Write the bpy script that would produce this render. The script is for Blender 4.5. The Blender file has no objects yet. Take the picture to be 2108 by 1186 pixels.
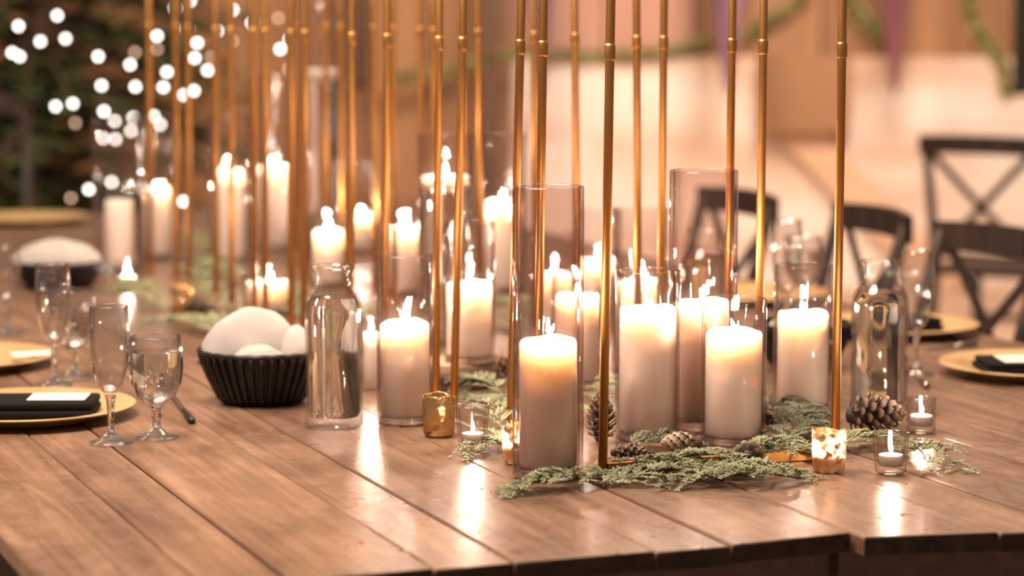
import bpy, bmesh, math, random
from mathutils import Vector, Matrix
random.seed(7)
SC = bpy.context.scene
COL = SC.collection
PI = math.pi

# ------------------------------------------------------------------ camera, world, lights, exposure
FPX = 5400.0
PITCH = math.atan(603 / FPX)
TABLE_Z = 0.76
CAM_Z = TABLE_Z + 0.63
cam = bpy.data.cameras.new('camera')
cam.sensor_width = 36.0
cam.lens = FPX / 2108 * 36
cam.clip_end = 100
cam.dof.use_dof = True
cam.dof.focus_distance = 3.55
cam.dof.aperture_fstop = 2.75
camo = bpy.data.objects.new('camera', cam)
camo.location = (0, 0, CAM_Z)
camo.rotation_euler = (PI / 2 - PITCH, 0, 0)
COL.objects.link(camo)
SC.camera = camo

W = bpy.data.worlds.new('world')
SC.world = W
W.use_nodes = True
W.node_tree.nodes['Background'].inputs[0].default_value = (1.0, 0.84, 0.72, 1)
W.node_tree.nodes['Background'].inputs[1].default_value = 0.17


def area(name, loc, target, size, power, color):
    l = bpy.data.lights.new(name, 'AREA')
    l.shape = 'DISK'
    l.size = size
    l.energy = power
    l.color = color
    o = bpy.data.objects.new(name, l)
    o.location = loc
    o.rotation_euler = (Vector(target) - Vector(loc)).to_track_quat('-Z', 'Y').to_euler()
    COL.objects.link(o)
    return o


WARM = (1.0, 0.76, 0.52)
area('fill_light_front', (-0.9, 3.3, 3.5), (-0.2, 4.2, 0.7), 1.6, 175, (1.0, 0.82, 0.68))  # unseen fill light added over the near end of the tables
area('fill_light_middle', (0.9, 6.0, 3.8), (0.0, 5.0, 0.7), 1.4, 95, WARM)  # added fill for the middle of the runner, source out of view
area('fill_light_back', (1.6, 9.6, 3.4), (1.3, 12.4, 0.7), 1.4, 138, (1.0, 0.82, 0.70))  # unseen light added to brighten the pale wall and floor
area('fill_light_tree', (-2.6, 6.6, 3.6), (-1.5, 9.3, 1.0), 1.0, 70, (1.0, 0.84, 0.62))  # added fill that lifts the dark tree
area('fill_light_back_left', (-0.6, 9.8, 3.4), (-0.6, 12.4, 0.9), 1.0, 34, WARM)  # added light for the timber partition, no fixture behind it

VS = SC.view_settings
VS.view_transform = 'Standard'
VS.look = 'None'
VS.gamma = 1.0
VS.use_curve_mapping = False
VS.exposure = 0.45
CY = SC.cycles
CY.use_denoising = True
CY.max_bounces = 14
CY.diffuse_bounces = 3
CY.glossy_bounces = 5
CY.transmission_bounces = 12
CY.transparent_max_bounces = 40
CY.sample_clamp_indirect = 6.0
CY.use_adaptive_sampling = True
CY.adaptive_threshold = 0.015

# ------------------------------------------------------------------ helpers
CT, ST = math.cos(PITCH), math.sin(PITCH)


def ray(x, y):
    a = (x - 1054) / FPX
    b = (y - 593) / FPX
    return Vector((a, CT - b * ST, -ST - b * CT))


def at_z(x, y, z=TABLE_Z):
    """point of the horizontal plane z that the photograph shows at (x, y)"""
    r = ray(x, y)
    t = (z - CAM_Z) / r.z
    return Vector((r.x * t, r.y * t, z))


def at_y(x, y, Y):
    r = ray(x, y)
    t = Y / r.y
    return Vector((r.x * t, Y, CAM_Z + r.z * t))


def height_at(p, y):
    r = ray(1054, y)
    return CAM_Z + r.z / r.y * p.y


def px(p):
    """metres per pixel at a point"""
    return (p.y * CT - (p.z - CAM_Z) * ST) / FPX


U = Vector((-0.351337, 0.936249, 0))
V = Vector((0.936249, 0.351337, 0))
P0 = Vector((0.40568, 3.02994, 0))
TANG = math.atan2(U.x * -1, U.y)      # rotation about z that takes +y to U


def tp(u, v, z=TABLE_Z):
    q = P0 + U * u + V * v
    return Vector((q.x, q.y, z))


def uv_of(p):
    q = Vector((p.x, p.y, 0)) - P0
    return q.dot(U), q.dot(V)


def mesh_obj(name, verts, faces, mat, parent=None, smooth=False):
    me = bpy.data.meshes.new(name)
    me.from_pydata([tuple(v) for v in verts], [], faces)
    if smooth:
        me.polygons.foreach_set('use_smooth', [True] * len(me.polygons))
    me.update()
    if mat:
        me.materials.append(mat)
    return link(name, me, parent)


def link(name, me, parent=None):
    o = bpy.data.objects.new(name, me)
    COL.objects.link(o)
    if parent is not None:
        o.parent = parent
    return o


def tag(o, label=None, cat=None, group=None, kind=None):
    if label: o['label'] = label
    if cat: o['category'] = cat
    if group: o['group'] = group
    if kind: o['kind'] = kind
    return o


def root(name, loc, label, cat, group=None, rz=0.0):
    o = bpy.data.objects.new(name, None)
    o.empty_display_size = 0.05
    o.location = loc
    o.rotation_euler = (0, 0, rz)
    COL.objects.link(o)
    return tag(o, label, cat, group)


def copy_tree(o, parent=None):
    c = o.copy()
    COL.objects.link(c)
    if parent is not None:
        c.parent = parent
    for ch in list(o.children):
        copy_tree(ch, c)
    return c


class MB:
    def __init__(s):
        s.v, s.f = [], []

    def add(s, verts, faces):
        n = len(s.v)
        s.v += [Vector(v) for v in verts]
        s.f += [tuple(i + n for i in f) for f in faces]
        return s

    def box(s, c, d, m=None):
        hx, hy, hz = d[0] / 2, d[1] / 2, d[2] / 2
        vs = [Vector((c[0] + sx * hx, c[1] + sy * hy, c[2] + sz * hz)) for sx in (-1, 1) for sy in (-1, 1) for sz in (-1, 1)]
        if m is not None:
            vs = [m @ v for v in vs]
        return s.add(vs, [(0, 1, 3, 2), (4, 6, 7, 5), (0, 4, 5, 1), (2, 3, 7, 6), (0, 2, 6, 4), (1, 5, 7, 3)])

    def tube(s, pts, r, n=10, caps=True):
        pts = [Vector(p) for p in pts]
        rs = r if isinstance(r, (list, tuple)) else [r] * len(pts)
        base = len(s.v)
        up = None
        for i, p in enumerate(pts):
            t = (pts[min(i + 1, len(pts) - 1)] - pts[max(i - 1, 0)]).normalized()
            if up is None:
                up = Vector((0, 0, 1)) if abs(t.z) < 0.9 else Vector((1, 0, 0))
            a = t.cross(up).normalized()
            b = a.cross(t).normalized()
            up = b
            for k in range(n):
                w = 2 * PI * k / n
                s.v.append(p + (a * math.cos(w) + b * math.sin(w)) * rs[i])
        for i in range(len(pts) - 1):
            for k in range(n):
                k2 = (k + 1) % n
                s.f.append((base + i * n + k, base + i * n + k2, base + (i + 1) * n + k2, base + (i + 1) * n + k))
        if caps:
            s.f.append(tuple(base + k for k in range(n))[::-1])
            s.f.append(tuple(base + (len(pts) - 1) * n + k for k in range(n)))
        return s

    def lathe(s, prof, n=32, wob=None):
        """prof: list of (r, z); r == 0 at the ends closes the body"""
        base = len(s.v)
        idx = []
        for i, (r, z) in enumerate(prof):
            if r < 1e-6:
                s.v.append(Vector((0, 0, z)))
                idx.append([len(s.v) - 1])
            else:
                row = []
                for k in range(n):
                    w = 2 * PI * k / n
                    rr, zz = (r, z) if wob is None else wob(r, z, w)
                    s.v.append(Vector((rr * math.cos(w), rr * math.sin(w), zz)))
                    row.append(len(s.v) - 1)
                idx.append(row)
        for i in range(len(idx) - 1):
            a, b = idx[i], idx[i + 1]
            for k in range(n):
                k2 = (k + 1) % n
                if len(a) == 1 and len(b) > 1:
                    s.f.append((a[0], b[k2], b[k]))
                elif len(b) == 1 and len(a) > 1:
                    s.f.append((a[k], a[k2], b[0]))
                elif len(a) > 1 and len(b) > 1:
                    s.f.append((a[k], a[k2], b[k2], b[k]))
        return s

    def build(s, name, mat, parent=None, smooth=True, angle=None):
        o = mesh_obj(name, s.v, s.f, mat, parent, smooth)
        if angle is not None and smooth:
            try:
                o.data.set_sharp_from_angle(angle=math.radians(angle))
            except Exception:
                pass
        return o


def bevel_box(name, d, mat, parent=None, bev=0.004, seg=2, center=(0, 0, 0)):
    bm = bmesh.new()
    bmesh.ops.create_cube(bm, size=1)
    for v in bm.verts:
        v.co = Vector((v.co.x * d[0] + center[0], v.co.y * d[1] + center[1], v.co.z * d[2] + center[2]))
    bmesh.ops.bevel(bm, geom=bm.edges[:], offset=bev, segments=seg, affect='EDGES', profile=0.5)
    me = bpy.data.meshes.new(name)
    bm.to_mesh(me)
    bm.free()
    me.polygons.foreach_set('use_smooth', [True] * len(me.polygons))
    try:
        me.set_sharp_from_angle(angle=math.radians(40))
    except Exception:
        pass
    if mat: me.materials.append(mat)
    return link(name, me, parent)


# ------------------------------------------------------------------ materials
def new_mat(name):
    m = bpy.data.materials.new(name)
    m.use_nodes = True
    nt = m.node_tree
    nt.nodes.clear()
    out = nt.nodes.new('ShaderNodeOutputMaterial')
    return m, nt, out


def N(nt, t, **kw):
    n = nt.nodes.new(t)
    for k, v in kw.items():
        setattr(n, k, v)
    return n


def principled(name, color, rough=0.5, metal=0.0, **kw):
    m, nt, out = new_mat(name)
    p = N(nt, 'ShaderNodeBsdfPrincipled')
    p.inputs['Base Color'].default_value = (*color, 1)
    p.inputs['Roughness'].default_value = rough
    p.inputs['Metallic'].default_value = metal
    for k, v in kw.items():
        p.inputs[k].default_value = v
    nt.links.new(p.outputs[0], out.inputs[0])
    return m, nt, p


def noisy(name, c1, c2, scale=(8, 8, 8), rough=0.6, rough2=None, detail=4, bump=0.0, metal=0.0, perobj=0.0, lo=0.35, hi=0.65, bscale=1.0, spec=0.5):
    """two-colour noise over object coordinates, each object shifted by its random number"""
    m, nt, p = principled(name, c1, rough, metal)
    p.inputs['Specular IOR Level'].default_value = spec
    tc = N(nt, 'ShaderNodeTexCoord')
    oi = N(nt, 'ShaderNodeObjectInfo')
    mp = N(nt, 'ShaderNodeMapping')
    mp.inputs['Scale'].default_value = scale
    ad = N(nt, 'ShaderNodeVectorMath', operation='ADD')
    mul = N(nt, 'ShaderNodeMath', operation='MULTIPLY')
    mul.inputs[1].default_value = 37.0
    nt.links.new(oi.outputs['Random'], mul.inputs[0])
    nt.links.new(tc.outputs['Object'], mp.inputs[0])
    nt.links.new(mp.outputs[0], ad.inputs[0])
    nt.links.new(mul.outputs[0], ad.inputs[1])
    nz = N(nt, 'ShaderNodeTexNoise')
    nz.inputs['Scale'].default_value = 1.0
    nz.inputs['Detail'].default_value = detail
    nt.links.new(ad.outputs[0], nz.inputs['Vector'])
    cr = N(nt, 'ShaderNodeValToRGB')
    cr.color_ramp.elements[0].position = lo
    cr.color_ramp.elements[1].position = hi
    cr.color_ramp.elements[0].color = (*c1, 1)
    cr.color_ramp.elements[1].color = (*c2, 1)
    nt.links.new(nz.outputs['Fac'], cr.inputs[0])
    col = cr.outputs[0]
    if perobj:
        hs = N(nt, 'ShaderNodeHueSaturation')
        mr = N(nt, 'ShaderNodeMapRange')
        mr.inputs['To Min'].default_value = 1 - perobj
        mr.inputs['To Max'].default_value = 1 + perobj
        nt.links.new(oi.outputs['Random'], mr.inputs[0])
        nt.links.new(mr.outputs[0], hs.inputs['Value'])
        nt.links.new(col, hs.inputs['Color'])
        col = hs.outputs[0]
    nt.links.new(col, p.inputs['Base Color'])
    if rough2 is not None:
        mr2 = N(nt, 'ShaderNodeMapRange')
        mr2.inputs['From Min'].default_value = 0.3
        mr2.inputs['From Max'].default_value = 0.7
        mr2.inputs['To Min'].default_value = rough
        mr2.inputs['To Max'].default_value = rough2
        nt.links.new(nz.outputs['Fac'], mr2.inputs[0])
        nt.links.new(mr2.outputs[0], p.inputs['Roughness'])
    if bump:
        b = N(nt, 'ShaderNodeBump')
        b.inputs['Strength'].default_value = bump
        b.inputs['Distance'].default_value = 0.002 * bscale
        nt.links.new(nz.outputs['Fac'], b.inputs['Height'])
        nt.links.new(b.outputs[0], p.inputs['Normal'])
    return m


def thin_glass(name, tint=(1, 1, 1), refl=1.0, ripple=0.0, edge=0.6, edgecol=(0.62, 0.50, 0.46)):
    """blown glass wall: clear where seen face on, tinted and mirroring towards its grazing edge"""
    m, nt, out = new_mat(name)
    tr = N(nt, 'ShaderNodeBsdfTransparent')
    tr.inputs[0].default_value = (*tint, 1)
    rf = N(nt, 'ShaderNodeBsdfTransparent')
    rf.inputs['Color'].default_value = (*edgecol, 1)
    gl = N(nt, 'ShaderNodeBsdfGlossy')
    gl.inputs['Roughness'].default_value = 0.03
    lw = N(nt, 'ShaderNodeLayerWeight')
    lw.inputs['Blend'].default_value = 0.5
    pw = N(nt, 'ShaderNodeMath', operation='POWER')
    pw.inputs[1].default_value = 2.6
    ml = N(nt, 'ShaderNodeMath', operation='MULTIPLY')
    ml.inputs[1].default_value = edge
    nt.links.new(lw.outputs['Facing'], pw.inputs[0])
    nt.links.new(pw.outputs[0], ml.inputs[0])
    m1 = N(nt, 'ShaderNodeMixShader')
    nt.links.new(ml.outputs[0], m1.inputs[0])
    nt.links.new(tr.outputs[0], m1.inputs[1])
    nt.links.new(rf.outputs[0], m1.inputs[2])
    # mirror share of a wall seen at an angle (Schlick), alike from both sides of the wall
    p5 = N(nt, 'ShaderNodeMath', operation='POWER')
    p5.inputs[1].default_value = 4.0
    nt.links.new(lw.outputs['Facing'], p5.inputs[0])
    fm = N(nt, 'ShaderNodeMath', operation='MULTIPLY_ADD')
    fm.inputs[1].default_value = 0.55 * refl
    fm.inputs[2].default_value = 0.035 * refl
    nt.links.new(p5.outputs[0], fm.inputs[0])
    m2 = N(nt, 'ShaderNodeMixShader')
    nt.links.new(fm.outputs[0], m2.inputs[0])
    nt.links.new(m1.outputs[0], m2.inputs[1])
    nt.links.new(gl.outputs[0], m2.inputs[2])
    if ripple:
        tc = N(nt, 'ShaderNodeTexCoord')
        mp = N(nt, 'ShaderNodeMapping')
        mp.inputs['Scale'].default_value = (60, 60, 9)
        nz = N(nt, 'ShaderNodeTexNoise')
        nz.inputs['Scale'].default_value = 1.0
        nz.inputs['Detail'].default_value = 1.5
        nt.links.new(tc.outputs['Object'], mp.inputs[0])
        nt.links.new(mp.outputs[0], nz.inputs['Vector'])
        b = N(nt, 'ShaderNodeBump')
        b.inputs['Strength'].default_value = ripple
        b.inputs['Distance'].default_value = 0.004
        nt.links.new(nz.outputs['Fac'], b.inputs['Height'])
        nt.links.new(b.outputs[0], gl.inputs['Normal'])
        nt.links.new(b.outputs[0], lw.inputs['Normal'])
    nt.links.new(m2.outputs[0], out.inputs[0])
    return m


def solid_glass(name, color=(1, 1, 1), ior=1.45, clear=0.25):
    m, nt, out = new_mat(name)
    g = N(nt, 'ShaderNodeBsdfGlass')
    g.inputs['Color'].default_value = (*color, 1)
    g.inputs['IOR'].default_value = ior
    g.inputs['Roughness'].default_value = 0.0
    t = N(nt, 'ShaderNodeBsdfTransparent')
    mx = N(nt, 'ShaderNodeMixShader')
    mx.inputs[0].default_value = clear
    nt.links.new(g.outputs[0], mx.inputs[1])
    nt.links.new(t.outputs[0], mx.inputs[2])
    nt.links.new(mx.outputs[0], out.inputs[0])
    return m


def emission(name, color, strength):
    m, nt, out = new_mat(name)
    e = N(nt, 'ShaderNodeEmission')
    e.inputs[0].default_value = (*color, 1)
    e.inputs[1].default_value = strength
    nt.links.new(e.outputs[0], out.inputs[0])
    return m


def table_wood():
    m, nt, p = principled('farm_table_wood', (0.3, 0.15, 0.07), 0.32)
    tc = N(nt, 'ShaderNodeTexCoord')
    oi = N(nt, 'ShaderNodeObjectInfo')
    mul = N(nt, 'ShaderNodeMath', operation='MULTIPLY')
    mul.inputs[1].default_value = 53.0
    nt.links.new(oi.outputs['Random'], mul.inputs[0])

    def noise(scale, detail, dist=0.0):
        mp = N(nt, 'ShaderNodeMapping')
        mp.inputs['Scale'].default_value = scale
        ad = N(nt, 'ShaderNodeVectorMath', operation='ADD')
        nz = N(nt, 'ShaderNodeTexNoise')
        nz.inputs['Scale'].default_value = 1.0
        nz.inputs['Detail'].default_value = detail
        nz.inputs['Distortion'].default_value = dist
        nt.links.new(tc.outputs['Object'], mp.inputs[0])
        nt.links.new(mp.outputs[0], ad.inputs[0])
        nt.links.new(mul.outputs[0], ad.inputs[1])
        nt.links.new(ad.outputs[0], nz.inputs['Vector'])
        return nz
    grain = noise((55, 2.2, 55), 6, 0.8)       # long grain, planks run along y
    blotch = noise((9, 5, 9), 5, 0.4)          # worn varnish
    scuff = noise((30, 16, 30), 7, 1.5)
    cr = N(nt, 'ShaderNodeValToRGB')
    e = cr.color_ramp.elements
    e[0].position, e[0].color = 0.25, (0.118, 0.064, 0.039, 1)
    e[1].position, e[1].color = 0.75, (0.245, 0.145, 0.094, 1)
    nt.links.new(grain.outputs['Fac'], cr.inputs[0])
    cr2 = N(nt, 'ShaderNodeValToRGB')
    e = cr2.color_ramp.elements
    e[0].position, e[0].color = 0.30, (0.62, 0.56, 0.50, 1)
    e[1].position, e[1].color = 0.70, (1.22, 1.18, 1.15, 1)
    nt.links.new(blotch.outputs['Fac'], cr2.inputs[0])
    mx = N(nt, 'ShaderNodeMix', data_type='RGBA', blend_type='MULTIPLY')
    mx.inputs[0].default_value = 1.0
    nt.links.new(cr.outputs[0], mx.inputs[6])
    nt.links.new(cr2.outputs[0], mx.inputs[7])
    hs = N(nt, 'ShaderNodeHueSaturation')
    mr = N(nt, 'ShaderNodeMapRange')
    mr.inputs['To Min'].default_value = 0.85
    mr.inputs['To Max'].default_value = 1.15
    nt.links.new(oi.outputs['Random'], mr.inputs[0])
    nt.links.new(mr.outputs[0], hs.inputs['Value'])
    nt.links.new(mx.outputs[2], hs.inputs['Color'])
    nt.links.new(hs.outputs[0], p.inputs['Base Color'])
    rr = N(nt, 'ShaderNodeMapRange')
    rr.inputs['From Min'].default_value = 0.3
    rr.inputs['From Max'].default_value = 0.7
    rr.inputs['To Min'].default_value = 0.25
    rr.inputs['To Max'].default_value = 0.42
    nt.links.new(scuff.outputs['Fac'], rr.inputs[0])
    nt.links.new(rr.outputs[0], p.inputs['Roughness'])
    p.inputs['Specular IOR Level'].default_value = 0.6
    b = N(nt, 'ShaderNodeBump')
    b.inputs['Strength'].default_value = 0.09
    b.inputs['Distance'].default_value = 0.0022
    sm = N(nt, 'ShaderNodeMath', operation='ADD')
    nt.links.new(blotch.outputs['Fac'], sm.inputs[0])
    nt.links.new(scuff.outputs['Fac'], sm.inputs[1])
    nt.links.new(sm.outputs[0], b.inputs['Height'])
    nt.links.new(b.outputs[0], p.inputs['Normal'])
    return m


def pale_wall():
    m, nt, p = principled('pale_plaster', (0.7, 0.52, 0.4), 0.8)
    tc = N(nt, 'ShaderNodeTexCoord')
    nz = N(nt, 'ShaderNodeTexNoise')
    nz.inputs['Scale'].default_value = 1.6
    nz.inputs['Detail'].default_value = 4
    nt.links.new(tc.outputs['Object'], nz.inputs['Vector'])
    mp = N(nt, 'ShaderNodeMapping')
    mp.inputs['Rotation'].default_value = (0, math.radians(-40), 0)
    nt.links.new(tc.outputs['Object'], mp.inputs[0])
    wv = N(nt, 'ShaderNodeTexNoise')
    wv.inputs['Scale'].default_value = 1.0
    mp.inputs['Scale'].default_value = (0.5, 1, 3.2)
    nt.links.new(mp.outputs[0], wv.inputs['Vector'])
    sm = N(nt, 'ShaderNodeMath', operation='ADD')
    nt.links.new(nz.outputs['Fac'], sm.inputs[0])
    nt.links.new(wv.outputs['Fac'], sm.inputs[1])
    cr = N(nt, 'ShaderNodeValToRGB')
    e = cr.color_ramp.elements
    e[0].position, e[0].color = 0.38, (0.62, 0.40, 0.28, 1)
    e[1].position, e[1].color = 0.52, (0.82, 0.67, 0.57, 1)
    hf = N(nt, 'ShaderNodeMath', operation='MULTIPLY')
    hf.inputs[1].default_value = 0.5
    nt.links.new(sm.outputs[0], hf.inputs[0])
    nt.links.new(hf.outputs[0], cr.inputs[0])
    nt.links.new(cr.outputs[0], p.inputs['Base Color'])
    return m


M = {}
M['table'] = table_wood()
M['table_dark'] = noisy('dark_stained_wood', (0.050, 0.028, 0.016), (0.085, 0.048, 0.028), (40, 3, 40), 0.5)
M['end_shade'] = noisy('shaded_plank_end', (0.020, 0.012, 0.007), (0.045, 0.026, 0.014), (60, 60, 60), 0.7, spec=0.2)
M['chair'] = noisy('dark_chair_wood', (0.022, 0.012, 0.009), (0.045, 0.026, 0.019), (30, 30, 4), 0.45, spec=0.25)
M['gold'] = noisy('brushed_gold', (0.50, 0.235, 0.068), (0.58, 0.285, 0.088), (30, 30, 6), 0.38, 0.48, metal=0.95)
M['wax'], _nt, _p = principled('ivory_wax', (0.84, 0.745, 0.65), 0.45)
_p.inputs['Subsurface Weight'].default_value = 1.0
_p.inputs['Subsurface Radius'].default_value = (1.0, 0.93, 0.86)
_p.inputs['Subsurface Scale'].default_value = 0.042
M['tealight_cup'] = principled('milky_tealight_cup', (0.70, 0.60, 0.53), 0.3, **{'Transmission Weight': 0.5})[0]
M['wick'] = principled('charred_wick', (0.02, 0.015, 0.01), 0.9)[0]
M['flame'] = emission('candle_flame', (1.0, 0.79, 0.62), 1250.0)
M['bulb'] = emission('warm_white_bulb', (1.0, 0.95, 0.88), 10.0)
M['bulb_dim'] = emission('dim_bulb', (1.0, 0.62, 0.40), 3.0)
M['vase'] = thin_glass('clear_vase_glass', (0.98, 0.962, 0.957), 1.35, 0.6, 0.9)
M['vase_thick'] = thin_glass('hand_blown_glass', (0.955, 0.915, 0.905), 1.5, 1.0, 1.0, (0.40, 0.27, 0.255))
M['votive'] = thin_glass('votive_glass', (0.965, 0.95, 0.94), 2.0, 0.3, 1.0, (0.55, 0.46, 0.42))
M['stem'] = solid_glass('stemware_glass', (0.99, 0.985, 0.98), 1.45, 0.25)
M['water'] = solid_glass('still_water', (0.99, 0.98, 0.97), 1.33, 0.15)
M['bottle'] = solid_glass('bottle_glass', (0.985, 0.975, 0.965), 1.45, 0.2)
M['charger'] = noisy('matte_gold_charger', (0.50, 0.31, 0.14), (0.56, 0.36, 0.17), (20, 20, 20), 0.42, metal=0.3)
M['black_cloth'] = noisy('black_napkin_cloth', (0.006, 0.005, 0.005), (0.012, 0.010, 0.009), (400, 400, 400), 0.9, spec=0.1)
M['card'] = principled('cream_card', (0.78, 0.68, 0.55), 0.6)[0]
M['white_cloth'] = noisy('white_napkin_cloth', (0.36, 0.31, 0.28), (0.42, 0.365, 0.33), (25, 25, 25), 0.85, bump=0.3)
M['wicker'] = noisy('black_wicker', (0.010, 0.006, 0.005), (0.020, 0.012, 0.009), (90, 90, 90), 0.42, spec=0.3)
M['cedar'] = noisy('cedar_needles', (0.12, 0.135, 0.055), (0.30, 0.30, 0.155), (35, 35, 35), 0.6, perobj=0.2)
M['cedar_dark'] = noisy('pine_needles', (0.055, 0.062, 0.028), (0.15, 0.15, 0.075), (35, 35, 35), 0.6, perobj=0.2)
M['twig'] = principled('brown_twig', (0.14, 0.09, 0.05), 0.8)[0]
M['steel'] = principled('table_steel', (0.35, 0.30, 0.27), 0.25, 1.0)[0]
M['bark'] = noisy('bark', (0.10, 0.055, 0.03), (0.26, 0.15, 0.09), (14, 14, 120), 0.8, bump=0.6)
M['cutwood'] = noisy('cut_wood', (0.42, 0.26, 0.14), (0.55, 0.36, 0.21), (30, 30, 30), 0.7)
M['floor'] = noisy('tan_floor', (0.40, 0.24, 0.15), (0.52, 0.34, 0.23), (1.2, 1.2, 1.2), 0.5)
M['wood_wall'] = noisy('orange_wood_wall', (0.235, 0.105, 0.042), (0.32, 0.155, 0.068), (5, 5, 0.8), 0.55, perobj=0.16)
M['pink_wood'] = noisy('pinkish_wood', (0.40, 0.195, 0.13), (0.47, 0.25, 0.175), (3, 3, 0.8), 0.55, perobj=0.12)
M['dark_post'] = noisy('dark_post_wood', (0.07, 0.030, 0.014), (0.11, 0.05, 0.024), (8, 8, 1), 0.6)
M['black_post'] = noisy('black_green_post', (0.010, 0.010, 0.007), (0.018, 0.017, 0.011), (8, 8, 1), 0.8, spec=0.1)
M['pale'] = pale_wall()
M['purple'] = noisy('purple_cloth', (0.09, 0.035, 0.06), (0.40, 0.22, 0.31), (14, 14, 1.0), 0.7)
M['plum'] = noisy('plum_cloth', (0.12, 0.035, 0.04), (0.24, 0.09, 0.09), (9, 9, 1.5), 0.7)
M['garland'] = noisy('garland_green', (0.30, 0.29, 0.10), (0.50, 0.46, 0.20), (20, 20, 20), 0.7)
M['fir'] = noisy('fir_needles', (0.022, 0.034, 0.009), (0.085, 0.105, 0.026), (5, 5, 5), 0.7)
M['cable'] = principled('green_cable', (0.01, 0.02, 0.01), 0.6)[0]


def cone_mat(name, dark, tip):
    # the blunt outer lip of each scale is paler than its shank (local x runs along the scale)
    m, nt, p = principled(name, dark, 0.62)
    tc = N(nt, 'ShaderNodeTexCoord')
    sx = N(nt, 'ShaderNodeSeparateXYZ')
    nt.links.new(tc.outputs['Object'], sx.inputs[0])
    cr = N(nt, 'ShaderNodeValToRGB')
    e = cr.color_ramp.elements
    e[0].position, e[0].color = 0.62, (*dark, 1)
    e[1].position, e[1].color = 0.98, (*tip, 1)
    nt.links.new(sx.outputs['X'], cr.inputs[0])
    oi = N(nt, 'ShaderNodeObjectInfo')
    hs = N(nt, 'ShaderNodeHueSaturation')
    mr = N(nt, 'ShaderNodeMapRange')
    mr.inputs['To Min'].default_value = 0.65
    mr.inputs['To Max'].default_value = 1.3
    nt.links.new(oi.outputs['Random'], mr.inputs[0])
    nt.links.new(mr.outputs[0], hs.inputs['Value'])
    nt.links.new(cr.outputs[0], hs.inputs['Color'])
    nt.links.new(hs.outputs[0], p.inputs['Base Color'])
    return m


M['cone'] = cone_mat('pine_cone_scale', (0.030, 0.015, 0.009), (0.24, 0.14, 0.08))
M['cone_red'] = cone_mat('reddish_cone_scale', (0.10, 0.042, 0.022), (0.50, 0.28, 0.18))
M['cone_grey'] = cone_mat('weathered_cone_scale', (0.13, 0.075, 0.045), (0.40, 0.28, 0.19))


def mercury(name, share):
    m, nt, p = principled(name, (0.56, 0.34, 0.14), 0.2, 0.9)
    tc = N(nt, 'ShaderNodeTexCoord')
    nz = N(nt, 'ShaderNodeTexNoise')
    nz.inputs['Scale'].default_value = 95
    nz.inputs['Detail'].default_value = 3
    nt.links.new(tc.outputs['Object'], nz.inputs['Vector'])
    cr = N(nt, 'ShaderNodeValToRGB')
    cr.color_ramp.elements[0].position = 0.36
    cr.color_ramp.elements[1].position = 0.56
    cr.color_ramp.elements[0].color = (0, 0, 0, 1)
    cr.color_ramp.elements[1].color = (1, 1, 1, 1)
    nt.links.new(nz.outputs['Fac'], cr.inputs[0])
    tl = N(nt, 'ShaderNodeBsdfTranslucent')
    tl.inputs[0].default_value = (1.0, 0.78, 0.58, 1)
    tr = N(nt, 'ShaderNodeBsdfTransparent')
    tr.inputs[0].default_value = (1.0, 0.86, 0.70, 1)
    a = N(nt, 'ShaderNodeMixShader')
    a.inputs[0].default_value = 0.45
    nt.links.new(tl.outputs[0], a.inputs[1])
    nt.links.new(tr.outputs[0], a.inputs[2])
    mx = N(nt, 'ShaderNodeMixShader')
    mm = N(nt, 'ShaderNodeMath', operation='MULTIPLY')
    mm.inputs[1].default_value = share
    nt.links.new(cr.outputs[0], mm.inputs[0])
    nt.links.new(mm.outputs[0], mx.inputs[0])
    nt.links.new(p.outputs[0], mx.inputs[1])
    nt.links.new(a.outputs[0], mx.inputs[2])
    b = N(nt, 'ShaderNodeBump')
    b.inputs['Strength'].default_value = 0.8
    b.inputs['Distance'].default_value = 0.003
    nt.links.new(nz.outputs['Fac'], b.inputs['Height'])
    nt.links.new(b.outputs[0], p.inputs['Normal'])
    out = [n for n in nt.nodes if n.type == 'OUTPUT_MATERIAL'][0]
    nt.links.new(mx.outputs[0], out.inputs[0])
    return m


M['mercury'] = mercury('mercury_gold_glass', 0.72)
M['mercury_dark'] = mercury('dense_mercury_gold_glass', 0.12)

# ------------------------------------------------------------------ setting
o = MB().box((0, 7, -0.05), (16, 16, 0.1)).build('floor', M['floor'], smooth=False)
tag(o, 'tan floor running back under the tables to the pale wall', None, None, 'structure')
WY = 12.4
# pale low part of the back wall, the wood boards above it
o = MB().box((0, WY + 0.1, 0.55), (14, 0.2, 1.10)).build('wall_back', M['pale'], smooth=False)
tag(o, 'pale plastered lower wall across the far end of the room', None, None, 'structure')
wb = MB().box((0, WY + 0.24, 2.3), (14, 0.2, 3.0)).build('wall_back_upper', M['pink_wood'], smooth=False)
tag(wb, 'wooden upper wall behind the garlands', None, None, 'structure')
xx = -0.2
k = 0
while xx < 3.6:
    w = (0.34, 0.30, 0.42, 0.26)[k % 4]
    mt = M['pink_wood'] if (xx < 0.85) else M['wood_wall']
    lo = (0.0, 0.02, -0.02, 0.01)[k % 4]
    MB().box((xx + w / 2, WY + 0.09, 1.9 + lo), (w - 0.012, 0.12, 1.7)).build('board', mt, wb, smooth=False)
    xx += w
    k += 1
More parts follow.
